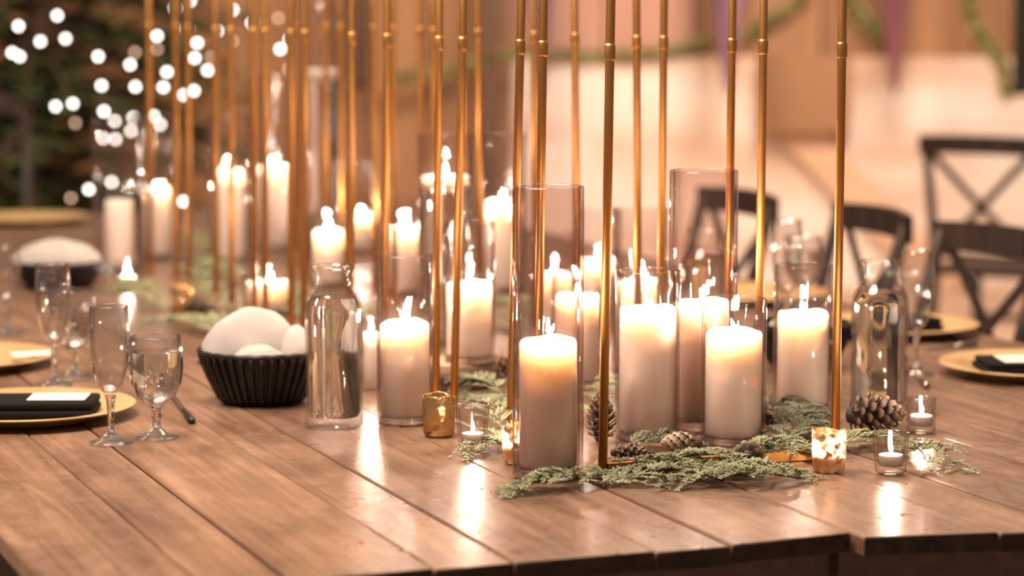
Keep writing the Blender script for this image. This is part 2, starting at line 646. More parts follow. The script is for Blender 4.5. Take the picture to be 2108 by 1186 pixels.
# left run of the back wall: timber boards to the floor
wl = MB().box((-3.2, WY - 0.5, 1.8), (6.4, 0.1, 3.6)).build('wall_left', M['wood_wall'], smooth=False)
tag(wl, 'orange timber partition behind the candles and the tree', None, None, 'structure')
xx = -3.4
k = 0
while xx < -0.12:
    w = min((0.22, 0.30, 0.26, 0.34)[k % 4], -0.10 - xx)
    MB().box((xx + w / 2, WY - 0.58, 1.8), (w - 0.014, 0.06 + 0.02 * (k % 2), 3.6)).build('board', M['wood_wall'], wl, smooth=False)
    xx += w
    k += 1
o = MB().box((-0.09, WY - 0.62, 1.8), (0.07, 0.22, 3.6)).build('trim_1', M['dark_post'], smooth=False)
tag(o, 'dark brown end post of the timber partition', None, None, 'structure')
o = MB().box((-0.68, WY - 0.68, 2.2), (0.075, 0.14, 2.4)).build('trim_2', M['dark_post'], smooth=False)
tag(o, 'dark upright batten on the timber partition', None, None, 'structure')
# brown rail with sloping end in the middle of the pale wall
o = MB().box((1.37, WY - 0.07, 0.93), (0.42, 0.14, 0.36)).build('trim_3', M['wood_wall'], smooth=False)
tag(o, 'orange wood panel on the pale wall between two purple drapes', None, None, 'structure')
p = at_y(2124, 100, 10.6)
o = MB().box((p.x, 10.6, 2.19), (0.13, 0.13, 2.4)).build('trim_4', M['black_post'], smooth=False)
o.location.z = 0
tag(o, 'black upright post in the top right corner', None, None, 'structure')
tag(bpy.data.objects['trim_4'], None, None, None, 'structure')
# diagonal tan strip set against the pale wall
a, b = at_y(1590, 215, WY - 0.04), at_y(1960, 600, WY - 0.04)
mid = (a + b) / 2
dv = (b - a)
rot = Matrix.Translation(mid) @ Matrix.Rotation(-math.atan2(dv.z, dv.x), 4, 'Y')
o = MB().box((0, 0, 0), (dv.length, 0.05, 0.17), rot).build('trim_5', noisy('tan_strip', (0.60, 0.36, 0.22), (0.70, 0.44, 0.29), (3, 3, 3), 0.7), smooth=False)
tag(o, 'tan diagonal strip on the pale wall', None, None, 'structure')


def drape(x, tip, w, depth, label, mat='purple'):
    """tapered hanging cloth tail with three soft folds"""
    t = at_y(x, tip, depth)
    n, mm = 18, 22
    vs, fs = [], []
    top = 2.3
    for side in (0, 1):
        for j in range(mm + 1):
            f = j / mm
            z = t.z + (top - t.z) * f
            hw = 0.006 + w * min(1.0, (f * (top - t.z) / 0.55)) ** 0.8 / 2
            for i in range(n + 1):
                s = i / n * 2 - 1
                fold = 0.022 * math.sin(s * 3.2 * PI) * min(1, f * 3) + 0.02 * (1 - s * s)
                vs.append((t.x + s * hw, depth - fold + side * 0.008, z))
    L = (mm + 1) * (n + 1)
    for side in (0, 1):
        for j in range(mm):
            for i in range(n):
                q = side * L + j * (n + 1) + i
                fs.append((q, q + 1, q + n + 2, q + n + 1) if side == 0 else (q, q + n + 1, q + n + 2, q + 1))
    for j in range(mm):
        for i in (0, n):
            q = j * (n + 1) + i
            fs.append((q, q + n + 1, q + n + 1 + L, q + L))
    o = mesh_obj('purple_drape', vs, fs, M[mat], None, True)
    tag(o, label, 'drape', 'purple cloth tails along the back wall')


drape(1112, 205, 0.11, WY - 0.35, 'narrow dark purple cloth tail hanging left of the middle of the pale wall')
drape(1497, 200, 0.15, WY - 0.35, 'lilac purple cloth tail hanging to a point over the middle of the pale wall')
drape(1842, 192, 0.15, WY - 0.35, 'plum cloth tail hanging to a point at the right of the pale wall', 'plum')


def garland(pts, Y, r, label):
    ps = [at_y(x, y, Y) for x, y in pts]
    path = []
    for i in range(len(ps) - 1):
        p0, p1, p2, p3 = ps[max(i - 1, 0)], ps[i], ps[i + 1], ps[min(i + 2, len(ps) - 1)]
        for s in range(6):
            t = s / 6
            path.append(0.5 * ((2 * p1) + (p2 - p0) * t + (2 * p0 - 5 * p1 + 4 * p2 - p3) * t * t + (3 * p1 - p0 - 3 * p2 + p3) * t ** 3))
    path.append(ps[-1])
    g = root('green_garland', path[0], label, 'garland', 'green garlands along the back wall')
    base = path[0]
    MB().tube([q - base for q in path], 0.008, 6).build('stem', M['twig'], g)
    mb = MB()
    rng = random.Random(int(pts[0][0]))
    for i, q in enumerate(path[:-1]):
        for s in range(26):
            c = q.lerp(path[i + 1], rng.random()) - base
            d = Vector((rng.gauss(0, 1), rng.gauss(0, 1), rng.gauss(0, 1))).normalized()
            e = d.cross(Vector((rng.random(), rng.random(), 1))).normalized() * 0.010
            L = r * rng.uniform(0.5, 1.1)
            mb.add([c - e, c + e, c + d * L * 0.6 + e, c + d * L, c + d * L * 0.6 - e], [(0, 1, 2, 3, 4)])
    tag(mb.build('foliage', M['garland'], g, smooth=False), None, None, None, 'stuff')


garland([(800, 165), (905, 148), (1010, 122), (1095, 105)], WY - 0.72, 0.045, 'green garland crossing the orange timber partition above the candles')
garland([(1130, 112), (1250, 114), (1370, 108), (1460, 82)], WY - 0.03, 0.05, 'pale green garland along the top of the pale wall between purple tails')
garland([(1540, 70), (1600, 30), (1660, -15)], WY - 0.03, 0.045, 'green garland climbing right from the lilac purple tail')
garland([(1740, -20), (1775, 35), (1815, 75)], WY - 0.03, 0.055, 'dark green garland ending at the plum cloth tail')
garland([(1990, -20), (2000, 40), (2030, 90), (2062, 135), (2072, 200)], 10.9, 0.05, 'green garland curling down beside the black post')

# ------------------------------------------------------------------ evergreen tree with string lights
TREE = Vector((-1.72, 9.55, 0))


def evergreen():
    t = root('evergreen_tree', TREE, 'dark evergreen tree hung with string lights beyond the far table end', 'tree')
    MB().tube([(0, 0, 0), (0.01, 0, 1.6), (0, 0.01, 3.3)], [0.07, 0.05, 0.012], 10).build('trunk', M['bark'], t)
    rng = random.Random(3)
    mb, br = MB(), MB()
    z = 0.12
    while z < 3.2:
        R = 1.06 * (1 - z / 4.2) + 0.05
        nb = int(9 + R * 9)
        for k in range(nb):
            w = rng.uniform(0, 2 * PI)
            L = R * rng.uniform(0.75, 1.05)
            d = Vector((math.cos(w), math.sin(w), 0))
            side = Vector((-d.y, d.x, 0))
            zz = z + rng.uniform(-0.05, 0.05)
            pts = [Vector((0, 0, zz)) + d * (L * f) + Vector((0, 0, 0.10 * f - 0.26 * f * f)) for f in (0, 0.4, 0.7, 1.0)]
            br.tube(pts, [0.012, 0.008, 0.005, 0.002], 4, False)
            for s in range(int(18 + L * 34)):
                f = rng.uniform(0.15, 1.0)
                c = Vector((0, 0, zz)) + d * (L * f) + Vector((0, 0, 0.10 * f - 0.26 * f * f))
                sg = rng.choice((-1, 1))
                q = (side * sg * rng.uniform(0.5, 1.0) + d * rng.uniform(0.2, 0.9) + Vector((0, 0, rng.uniform(-0.35, 0.25)))).normalized()
                n = q.cross(Vector((0, 0, 1)) + d * rng.uniform(-0.6, 0.6)).normalized() * rng.uniform(0.012, 0.022)
                ln = rng.uniform(0.08, 0.17) * (1.15 - 0.5 * f)
                mb.add([c, c + q * ln * 0.45 + n, c + q * ln, c + q * ln * 0.45 - n], [(0, 1, 2, 3)])
        z += 0.105
    tag(br.build('branches', M['bark'], t), None, None, None, 'stuff')
    tag(mb.build('needles', M['fir'], t, smooth=False), None, None, None, 'stuff')


evergreen()


def bulb_mesh():
    return MB().lathe([(0, -0.0068), (0.0038, -0.0056), (0.0066, -0.0016), (0.0066, 0.0016), (0.0038, 0.0056), (0, 0.0068)], 10)


def light_string(pts, label):
    ps = [at_y(x, y, 8.42 + 0.10 * ((i * 7) % 5) / 5) for i, (x, y, d) in enumerate(pts)]
    r = root('string_light', ps[0], label, 'string lights', 'strings of warm bulbs on the evergreen tree')
    path = []
    for i in range(len(ps) - 1):
        a, b = ps[i] - ps[0], ps[i + 1] - ps[0]
        for s in range(5):
            t = s / 5
            path.append(a.lerp(b, t) + Vector((0, 0.012, 0.012 - 0.10 * (b - a).length * t * (1 - t))))
    path.append(ps[-1] - ps[0] + Vector((0, 0.012, 0.012)))
    MB().tube(path, 0.0016, 5).build('cable', M['cable'], r)
    b0 = b1 = None
    for (x, y, d), p in zip(pts, ps):
        if d:
            if b1 is None:
                b1 = bulb_mesh().build('bulb', M['bulb_dim'], r); o = b1
            else:
                o = link('bulb', b1.data, r)
        else:
            if b0 is None:
                b0 = bulb_mesh().build('bulb', M['bulb'], r); o = b0
            else:
                o = link('bulb', b0.data, r)
        o.location = p - ps[0]


def K(l):
    return [(x * 0.337, y * 0.337, d) for x, y, d in l]


light_string(K([(113, 160, 0), (350, 95, 0), (400, 236, 0), (247, 253, 0), (75, 322, 0), (120, 345, 0), (340, 650, 0), (445, 633, 0), (460, 752, 1)]),
             'string of warm bulbs at the upper left of the evergreen tree')
light_string(K([(825, 320, 1), (795, 395, 0), (600, 345, 0), (620, 523, 0), (827, 530, 0), (635, 680, 0), (700, 740, 0), (815, 720, 0), (940, 710, 0), (980, 760, 0), (915, 808, 0), (800, 800, 0), (705, 850, 0), (630, 845, 0)]),
             'string of warm bulbs in the middle of the evergreen tree, looping low')
light_string(K([(1160, 5, 0), (1070, 50, 0), (1145, 178, 0), (960, 220, 0), (960, 300, 1), (1020, 440, 0), (998, 533, 0), (1125, 580, 0), (1185, 555, 0), (1268, 430, 0), (1190, 355, 0), (1290, 350, 1), (1205, 262, 0)]),
             'string of warm bulbs zigzagging among the gold posts')
light_string(K([(1540, 140, 0), (1420, 60, 0), (1325, 190, 0), (1420, 250, 1), (1700, 110, 1), (1712, 300, 0), (1770, 240, 0), (1765, 420, 1)]),
             'short string of warm bulbs at the top right of the tree')
light_string([(146, 408, 1), (122, 445, 0), (183, 390, 0), (340, 405, 0), (378, 415, 0), (230, 375, 0), (290, 385, 0)],
             'lowest string of warm bulbs, beside the far plate')

# ------------------------------------------------------------------ tables
def plank_table(name, seams, uend, ulen, label, front):
    v0 = (seams[0] + seams[-1]) / 2
    rt = root(name, tp(0, v0, 0), label, 'table', None, TANG)
    for i in range(len(seams) - 1):
        a, b = seams[i] + 0.0011, seams[i + 1] - 0.0011
        th = 0.022
        ch = 0.0022
        ea, eb = front(a), front(b)
        dz = (0.0, -0.0012, 0.0006, -0.0006)[i % 4]
        zt = TABLE_Z - 0.0008 + min(dz, 0.0006)
        # cross-section with eased upper edges, run along y; wavy hand-cut front end
        sec = [(a, zt - th), (a, zt - ch), (a + ch, zt), (b - ch, zt), (b, zt - ch), (b, zt - th)]
        vs, fs = [], []
        for e in (0, 1, 2):
            for (vv, zz) in sec:
                f = (vv - a) / (b - a)
                y0 = ea + (eb - ea) * f
                y = (y0 + (0.002 if zz > zt - ch / 2 else 0.0), y0 + 0.01, ulen)[e]
                vs.append((vv - v0, y, zz))
        n = len(sec)
        for e in (0, 1):
            for k in range(n):
                k2 = (k + 1) % n
                fs.append((e * n + k, (e + 1) * n + k, (e + 1) * n + k2, e * n + k2))
        fs.append(tuple(range(n)))
        fs.append(tuple(range(2 * n, 3 * n))[::-1])
        pl = mesh_obj('plank', vs, fs, M['table'], rt)
        pl.data.materials.append(M['end_shade'])          # shade on the sawn ends, painted in as a darker colour
        for q in (12, 13):
            pl.data.polygons[q].material_index = 1
    w = seams[-1] - seams[0]
    for sx in (-1, 1):
        MB().box((sx * (w / 2 - 0.10), ulen / 2, TABLE_Z - 0.08), (0.025, ulen - 0.4, 0.09)).build('apron', M['table_dark'], rt, False)
        for yy in (0.20, ulen / 2 + 0.12, ulen - 0.2):
            MB().box((sx * (w / 2 - 0.14), yy, (TABLE_Z - 0.03) / 2), (0.09, 0.09, TABLE_Z - 0.03)).build('leg', M['table_dark'], rt, False)
    for yy in (0.09, ulen - 0.2):
        MB().box((0, yy, TABLE_Z - 0.095), (w - 0.03, 0.025, 0.14)).build('apron', M['table_dark'], rt, False)
    return rt


plank_table('farm_table', [-0.943, -0.783, -0.690, -0.525, -0.430, -0.258, -0.163, -0.0015], 0, 4.86,
            'long brown plank farm table on the left, carrying the two left place settings',
            lambda v: 0.0 + (0.012 if v > -0.006 else 0.0))
plank_table('farm_table', [0.0015, 0.165, 0.262, 0.440, 0.535, 0.700, 0.795, 0.945, 1.098], 0, 4.86,
            'long brown plank farm table on the right, set close against the left one',
            lambda v: -0.012 - min(v, 0.3) * 0.2)

# ------------------------------------------------------------------ gold stands
def post(h, tilt):
    mb = MB()
    mb.tube([(0, 0, 0), (tilt[0], tilt[1], h)], 0.0062, 14)
    return mb


def gold_stand(uf, ub, label, leanL=0.020, leanR=-0.008, rail=False):
    vl, vr = -0.128, 0.217
    H = 1.10
    c = tp((uf + ub) / 2, (vl + vr) / 2)
    rt = root('gold_stand', c, label, 'stand', 'gold post stands along the candle runner', TANG)
    hu, hv = (ub - uf) / 2, (vr - vl) / 2
    tops = []
    for sx, sy in ((-1, -1), (1, -1), (1, 1), (-1, 1)):
        t = (leanL if sx < 0 else leanR, 0.0)
        o = post(H, t).build('post', M['gold'], rt)
        o.location = (sx * hv, sy * hu, 0.0012)
        f = 0.555 / H
        s = MB().tube([(t[0] * (f - 0.012), 0, 0.555 - 0.011), (t[0] * f, 0, 0.555 - 0.008), (t[0] * f, 0, 0.555 + 0.008), (t[0] * (f + 0.012), 0, 0.555 + 0.011)], [0.0064, 0.0074, 0.0074, 0.0064], 14).build('sleeve', M['gold'], o)
        tops.append(Vector((sx * hv + t[0], sy * hu, H)))
        MB().lathe([(0, 0), (0.013, 0), (0.013, 0.0012), (0.012, 0.0016), (0, 0.0016)], 20).build('foot_plate', M['gold'], rt, True, 40).location = (sx * hv, sy * hu, 0)
    for i in range(4):
        MB().tube([tops[i], tops[(i + 1) % 4]], 0.0058, 10).build('top_rail', M['gold'], rt)
    if rail:
        MB().box((0, -hu, 0.007), (2 * hv - 0.012, 0.010, 0.013)).build('base_rail', M['gold'], rt, False)
    return rt


ORD = ['nearest gold four-post stand, its front leg beside the tallest front vase',
       'second gold four-post stand from the front of the runner',
       'third gold four-post stand from the front, behind the gold votive cup',
       'fourth gold four-post stand from the front, behind the left water bottle',
       'fifth gold four-post stand from the front, behind the squat candle',
       'sixth gold four-post stand, narrow, between the blurred tall vases',
       'seventh gold four-post stand, in front of the tree lights',
       'farthest gold four-post stand, near the leftmost blurred vases']
for lab, (a, b, l, r) in zip(ORD, [(0.472, 0.713, 0.016, 0.003), (0.82, 1.068, 0.030, 0.006), (1.153, 1.415, 0.014, -0.012), (1.61, 1.90, 0.014, -0.010),
                                  (1.985, 2.165, 0.010, -0.006), (2.244, 2.42, 0.006, -0.006), (2.55, 2.787, 0.010, -0.006), (2.899, 3.157, 0.010, -0.006)]):
    gold_stand(a, b, lab, l, r, a < 0.5)

# ------------------------------------------------------------------ candles and vases
def glass_cyl(name, r, h, mat, label, cat, loc, group, wall=0.0035, base=0.010, taper=0.0, n=56, wob=None, parent=None):
    lip = wall * 0.5
    prof = [(0, 0), (r - taper - 0.003, 0), (r - taper, 0.003), (r - taper * 0.5, h * 0.5), (r, h - lip * 0.8), (r - lip * 0.3, h - 0.0004), (r - lip, h), (r - wall + lip * 0.3, h - 0.0004), (r - wall, h - lip * 0.8),
            (r - wall - taper * 0.5, h * 0.5), (r - wall - taper, base + 0.003), (r - wall - taper - 0.003, base), (0, base)]
    o = MB().lathe(prof, n, wob).build(name, mat, parent)
    if parent is None:
        o.location = loc
        tag(o, label, cat, group)
    return o


def flame_parts(rt, z, s=1.0, lean=0.0, wick=True):
    s *= 0.60
    if wick:
        MB().tube([(0, 0, z - 0.003), (0.0008, 0, z + 0.004 * s), (0.002, 0, z + 0.009 * s)], 0.0009, 6).build('wick', M['wick'], rt)
    prof = [(0, 0.0), (0.0032, 0.003), (0.0050, 0.008), (0.0050, 0.012), (0.0038, 0.018), (0.0019, 0.025), (0, 0.031)]
    mb = MB().lathe([(r * s, zz * s) for r, zz in prof], 10)
    for v in mb.v:
        v.x += lean * (v.z ** 1.5) * 6
    o = mb.build('flame', M['flame'], rt)
    o.location = (0.0005, 0, z + 0.005)
    return o


def pillar_candle(loc, r, h, label, lit=True, flame=1.0, rng=None):
    rng = rng or random.Random(int(loc.x * 1000 + loc.y * 777))
    rt = root('pillar_candle', loc, label, 'candle', 'ivory pillar candles in glass cylinders', rng.uniform(0, 6.2))
    ph = rng.uniform(0, 6)

    def wob(rr, z, w):
        k = 0.0
        if z > h * 0.97:
            k = 0.0016 * math.sin(w * 2 + ph) + 0.0008 * math.sin(5 * w + ph)
        return rr * (1 + 0.006 * math.sin(3 * w + ph + z * 20)), z + k
    prof = [(0, 0), (r - 0.005, 0), (r - 0.0015, 0.0015), (r, 0.006), (r, h * 0.5), (r, h - 0.006), (r - 0.002, h - 0.001), (r - 0.005, h), (r - 0.008, h - 0.0015), (r * 0.55, h - 0.006), (0.004, h - 0.008), (0, h - 0.008)]
    MB().lathe(prof, 44, wob).build('wax_body', M['wax'], rt)
    if lit:
        flame_parts(rt, h - 0.007, flame, rng.uniform(-0.5, 0.5))
    return rt


def vase(xc, yc, w, ytop, cw, ctop, vlabel, clabel, mat='vase', z=TABLE_Z, lit=True, slab=0.0, flame=1.0, wall=0.0035, base=0.010):
    p = at_z(xc, yc, z)
    m = px(p)
    r = w * m / 2
    h = height_at(p, ytop) - z
    o = glass_cyl('hurricane_vase', r, h, M[mat], vlabel, 'vase', p, 'clear cylinder vases along the runner', wall, base)
    if yc > 690:
        b = base - 0.0004
        MB().lathe([(0, 0.0006), (r - 0.005, 0.0006), (r - 0.0035, 0.002), (r - 0.0035, b - 0.0015), (r - 0.005, b), (0, b)], 44).build('base_disc', M['stem'], o, True, 50)
    if cw:
        cr = min(cw * m / 2, r - wall - 0.002)
        ch = height_at(p, ctop) - z - base
        pillar_candle(p + Vector((0, 0, base + 0.0004)), cr, ch, clabel, lit, flame)
    return p, r, h


vase(1128, 980, 146, 383, 118, 697, 'tall clear vase nearest the camera, dark-edged, front left of the gold leg',
     'pillar candle in the tallest front vase, nearest of all candles', 'vase_thick', wall=0.005, base=0.012)
vase(1445, 879, 140, 350, 108, 618, 'tall clear vase behind the two front candles on the right, with a plum-edged rim',
     'pillar candle mostly hidden between the two broad front candles', 'vase_thick', wall=0.005, base=0.012)
vase(1332, 900, 132, 556, 117, 632, 'clear vase holding the broad candle just right of the dark front gold leg',
     'broad tall pillar candle just right of the dark front gold leg')
vase(1509, 910, 133, 614, 116, 680, 'short clear vase standing behind the small dark pine cone',
     'short pillar candle behind the small dark pine cone')
vase(1651, 845, 122, 545, 104, 642, 'clear vase standing just left of the rightmost gold leg',
     'pillar candle just left of the rightmost gold leg')
vase(834, 868, 116, 524, 101, 662, 'clear vase right of the left water bottle, behind the dark gold votive',
     'pillar candle right of the left water bottle')
# slab under the candle behind the first stands
ps = tp(1.285, -0.05)
slab = root('wood_slab', ps, 'brown bark-edged wood slab under a candle vase, left of the reddish pine cone', 'wood slab')
MB().lathe([(0, 0), (0.064, 0), (0.069, 0.004), (0.067, 0.017), (0.070, 0.021), (0.068, 0.034), (0.065, 0.0385), (0.062, 0.040), (0, 0.040)], 40,
           lambda r, z, w: (r * (1 + 0.04 * math.sin(3 * w + 1) + 0.02 * math.sin(7 * w)), z)).build('bark_disc', M['bark'], slab)
MB().lathe([(0, 0.0395), (0.060, 0.0395), (0.060, 0.0412), (0, 0.0412)], 40,
           lambda r, z, w: (r * (1 + 0.04 * math.sin(3 * w + 1) + 0.02 * math.sin(7 * w)), z)).build('cut_face', M['cutwood'], slab)
vase(966, 744, 108, 456, 96, 582, 'clear vase raised on the wood slab', 'pillar candle in the vase on the wood slab', z=TABLE_Z + 0.0414)
vase(556, 645, 108, 516, 96, 580, 'squat clear vase behind the white napkin bowl', 'squat pillar candle behind the white napkin bowl')
vase(1188, 795, 106, 548, 90, 606, 'clear vase directly behind the front vase, left of the dark gold leg', 'pillar candle glowing behind the front vase, left of the dark gold leg')
vase(1140, 700, 98, 475, 80, 562, 'middle-row clear vase seen through the tall front vase', 'pillar candle seen through the tall front vase')
vase(1232, 650, 94, 430, 76, 535, 'blurred clear vase behind the dark front gold leg', 'blurred pillar candle behind the dark front gold leg')
vase(1316, 770, 114, 428, 95, 578, 'clear wide vase rising behind the broad candle, between two thin gold posts', 'pillar candle behind the broad candle, only its lit top showing')
vase(1036, 600, 92, 274, 76, 414, 'blurred tall vase just behind the left shoulder of the front vase', 'blurred pillar candle with a rounded top, left of the front vase')
vase(247, 560, 104, 242, 56, 412, 'leftmost blurred tall vase, below the string lights', 'slim blurred unlit candle in the leftmost tall vase', wall=0.003, lit=False)
vase(326, 533, 92, 238, 54, 388, 'second blurred vase from the left, full of light reflections', 'blurred candle with a glowing top in the second vase from the left', wall=0.003, flame=0.7)
vase(475, 540, 88, 232, 58, 350, 'blurred tall vase right of the dark gap under the tree', 'blurred bright candle right of the dark gap under the tree', wall=0.003)
vase(566, 515, 88, 152, 62, 342, 'blurred very tall vase behind the squat candle', 'blurred bright candle in the very tall vase behind the squat candle', wall=0.003)
vase(742, 520, 76, 186, 54, 440, 'blurred tall vase between the fourth stand posts, right of the tallest vase', 'blurred candle right of the tallest blurred vase', wall=0.003)
vase(676, 590, 84, 436, 62, 474, 'blurred short vase behind the neck of the left water bottle', 'blurred very bright candle behind the neck of the left water bottle', wall=0.003, flame=1.2)
vase(832, 606, 90, 395, 64, 466, 'blurred vase behind the clear vase right of the left bottle', 'blurred candle behind the rim of the vase right of the left bottle', wall=0.003)
# slim candle in a narrow glass, between bottle and vase
p = at_z(765, 800)
glass_cyl('candle_glass', 0.0175, 0.115, M['vase'], 'narrow clear candle glass squeezed between left water bottle and vase', 'candle glass', p, None, 0.0022, 0.006)
sc = root('slim_candle', p + Vector((0, 0, 0.0064)), 'slim lit ivory candle between the left water bottle and the vase', 'candle')
hs_ = height_at(p, 684) - TABLE_Z - 0.006
MB().lathe([(0, 0), (0.0115, 0), (0.012, 0.002), (0.012, hs_ - 0.002), (0.011, hs_), (0, hs_ - 0.002)], 24).build('wax_body', M['wax'], sc)
flame_parts(sc, hs_ - 0.002, 0.8)


def floating(xc, yc, w, ytop, yfl, lit, vlabel, clabel, wlab):
    p = at_z(xc, yc)
    m = px(p)
    r = w * m / 2
    h = height_at(p, ytop) - TABLE_Z
    o = glass_cyl('tall_vase', r, h, M['vase'], vlabel, 'vase', p, 'tall water-filled vases', 0.003, 0.012)
    zf = height_at(p, yfl) - TABLE_Z
    ri = r - 0.0036
    MB().lathe([(0, 0.0126), (ri, 0.0126), (ri, zf * 0.5), (ri, zf - 0.004), (0, zf - 0.004)], 40).build('water', M['water'], o, True, 40)
    c = root('floating_candle', p + Vector((0, 0, zf - 0.018)), clabel, 'candle', 'floating candles')
    cr = ri - 0.003
    MB().lathe([(0, -0.003), (cr * 0.35, -0.001), (cr * 0.72, 0.006), (cr * 0.93, 0.015), (cr, 0.024), (cr - 0.002, 0.0275), (cr * 0.7, 0.026), (0, 0.025)], 36).build('wax_body', M['wax'], c)
    if lit:
        flame_parts(c, 0.026, 1.0)
    else:
        MB().tube([(0, 0, 0.024), (0.001, 0, 0.034)], 0.0009, 6).build('wick', M['wick'], c)


floating(918, 705, 114, 274, 372, True, 'tall water-filled vase with a lit floating candle, centre of the runner', 'lit floating candle at the top of the tall centre vase', '')
floating(666, 535, 74, 6, 150, False, 'tallest blurred vase, its rim at the top edge of the picture', 'pale unlit floating candle near the top of the tallest blurred vase', '')

# ------------------------------------------------------------------ votives and tealights
def tealight(loc, r, label, lit=True):
    t = root('tealight', loc, label, 'tealight', 'tealights in small glass cups')
    MB().lathe([(0, 0), (r, 0), (r, 0.014), (r - 0.0006, 0.0145), (r - 0.0012, 0.014), (r - 0.0012, 0.003), (0, 0.003)], 28).build('cup', M['tealight_cup'], t, True, 40)
    MB().lathe([(0, 0.0032), (r - 0.0014, 0.0032), (r - 0.0014, 0.0120), (r - 0.004, 0.0126), (0, 0.0115)], 28).build('wax_body', M['wax'], t)
    if lit:
        flame_parts(t, 0.0118, 0.80)
    return t


def votive(xc, yc, w, ytop, gold, label, tlabel, lit=True, taper=0.004, h=None, dense=False):
    p = at_z(xc, yc)
    r = w * px(p) / 2
    h = h or height_at(p, ytop) - TABLE_Z
    if gold:
        rng = random.Random(xc)
        f = rng.uniform(0, 6)

        def wob(rr, z, a):
            k = 1 + 0.018 * math.sin(7 * a + f + z * 60) + 0.012 * math.sin(11 * a - z * 90)
            zz = z + (0.0018 * math.sin(2 * a + f) + 0.001 * math.sin(5 * a) if z > h * 0.8 else 0)
            return rr * k, zz
        glass_cyl('gold_votive_cup', r, h, M['mercury' if lit and not dense else 'mercury_dark'], label, 'votive cup', p, 'gold mercury votive cups', 0.003, 0.008, 0.002, 40, wob)
        tealight(p + Vector((0, 0, 0.0086)), min(0.0185, r - 0.0065), tlabel, lit)
    else:
        glass_cyl('clear_votive_cup', r, h, M['votive'], label, 'votive cup', p, 'clear glass votive cups', 0.0035, 0.010, taper, 40)
        tealight(p + Vector((0, 0, 0.0105)), min(0.0190, r - 0.0045 - taper), tlabel, lit)


votive(904, 896, 70, 814, True, 'dark gold crinkled votive cup left of a clear votive', 'unlit tealight inside the dark gold votive cup', False)
votive(973, 928, 70, 834, False, 'clear tapered votive cup right of the dark gold votive', 'tealight with a bright flame in the clear votive right of the dark gold cup')
votive(1066, 952, 68, 876, True, 'gold votive cup half hidden behind the left side of the front vase', 'tealight inside the gold votive behind the front vase')
votive(1706, 970, 72, 885, True, 'glowing gold mercury votive cup at the foot of the rightmost gold leg', 'tealight glowing inside the gold votive by the rightmost gold leg')
votive(1833, 974, 76, 890, False, 'clear tapered votive cup in front of the large pine cone', 'tealight in the clear votive in front of the large pine cone')
votive(1896, 890, 60, 818, False, 'straight clear votive cup behind the right end of the large pine cone', 'tealight in the straight votive behind the large pine cone', True, 0.0005)
votive(376, 650, 50, 590, True, 'blurred small gold votive cup far back beside a dark pine cone', 'tealight in the blurred far gold votive', dense=True)
votive(263, 592, 54, 538, False, 'blurred clear votive cup before the leftmost tall vase', 'blurred far tealight before the leftmost tall vase', True, 0.001)

# ------------------------------------------------------------------ bottles
def bottle(xc, yc, w, ytop, label):
    p = at_z(xc, yc)
    r = w * px(p) / 2
    h = height_at(p, ytop) - TABLE_Z
    t = root('water_bottle', p, label, 'bottle', 'wide-necked water bottles')
    nk = r * 0.60
    out = [(0, 0), (r - 0.004, 0), (r, 0.004), (r, 0.02), (r * 0.985, h * 0.4), (r, h * 0.70), (r * 0.97, h * 0.765), (r * 0.84, h * 0.815), (nk * 1.06, h * 0.85), (nk, h * 0.88), (nk, h * 0.945), (nk * 1.08, h * 0.955), (nk * 1.22, h * 0.97), (nk * 1.24, h * 0.985), (nk * 1.16, h)]
    wl = 0.003
    inn = [(nk * 0.98, h - 0.001), (nk - wl, h * 0.955), (nk - wl, h * 0.88), (nk * 1.06 - wl, h * 0.848), (r * 0.84 - wl, h * 0.81), (r * 0.97 - wl, h * 0.76), (r - wl, h * 0.70), (r * 0.985 - wl, h * 0.4), (r - wl, 0.022), (r - wl - 0.003, 0.016), (0, 0.014)]
    MB().lathe(out + inn, 44).build('bottle_body', M['bottle_thin'], t)
    g = 0.0006
    lv = h * 0.80
    MB().lathe([(0, 0.0146), (r - wl - 0.004, 0.0165), (r - wl - g, 0.023), (r * 0.985 - wl - g, h * 0.4), (r - wl - g, h * 0.70), (r * 0.97 - wl - g, h * 0.76), (r * 0.86 - wl - g, lv), (0, lv)], 44).build('water', M['water'], t, True, 50)


M['bottle_thin'] = thin_glass('bottle_wall_glass', (0.975, 0.97, 0.965), 1.15, 0.08, 1.0, (0.70, 0.62, 0.56))
bottle(688, 878, 118, 545, 'clear water bottle in front of the black napkin bowl')
bottle(1809, 852, 118, 536, 'clear water bottle behind the large pine cone')
bottle(1448, 750, 100, 470, 'blurred water bottle seen through the tall plum-edged vase')

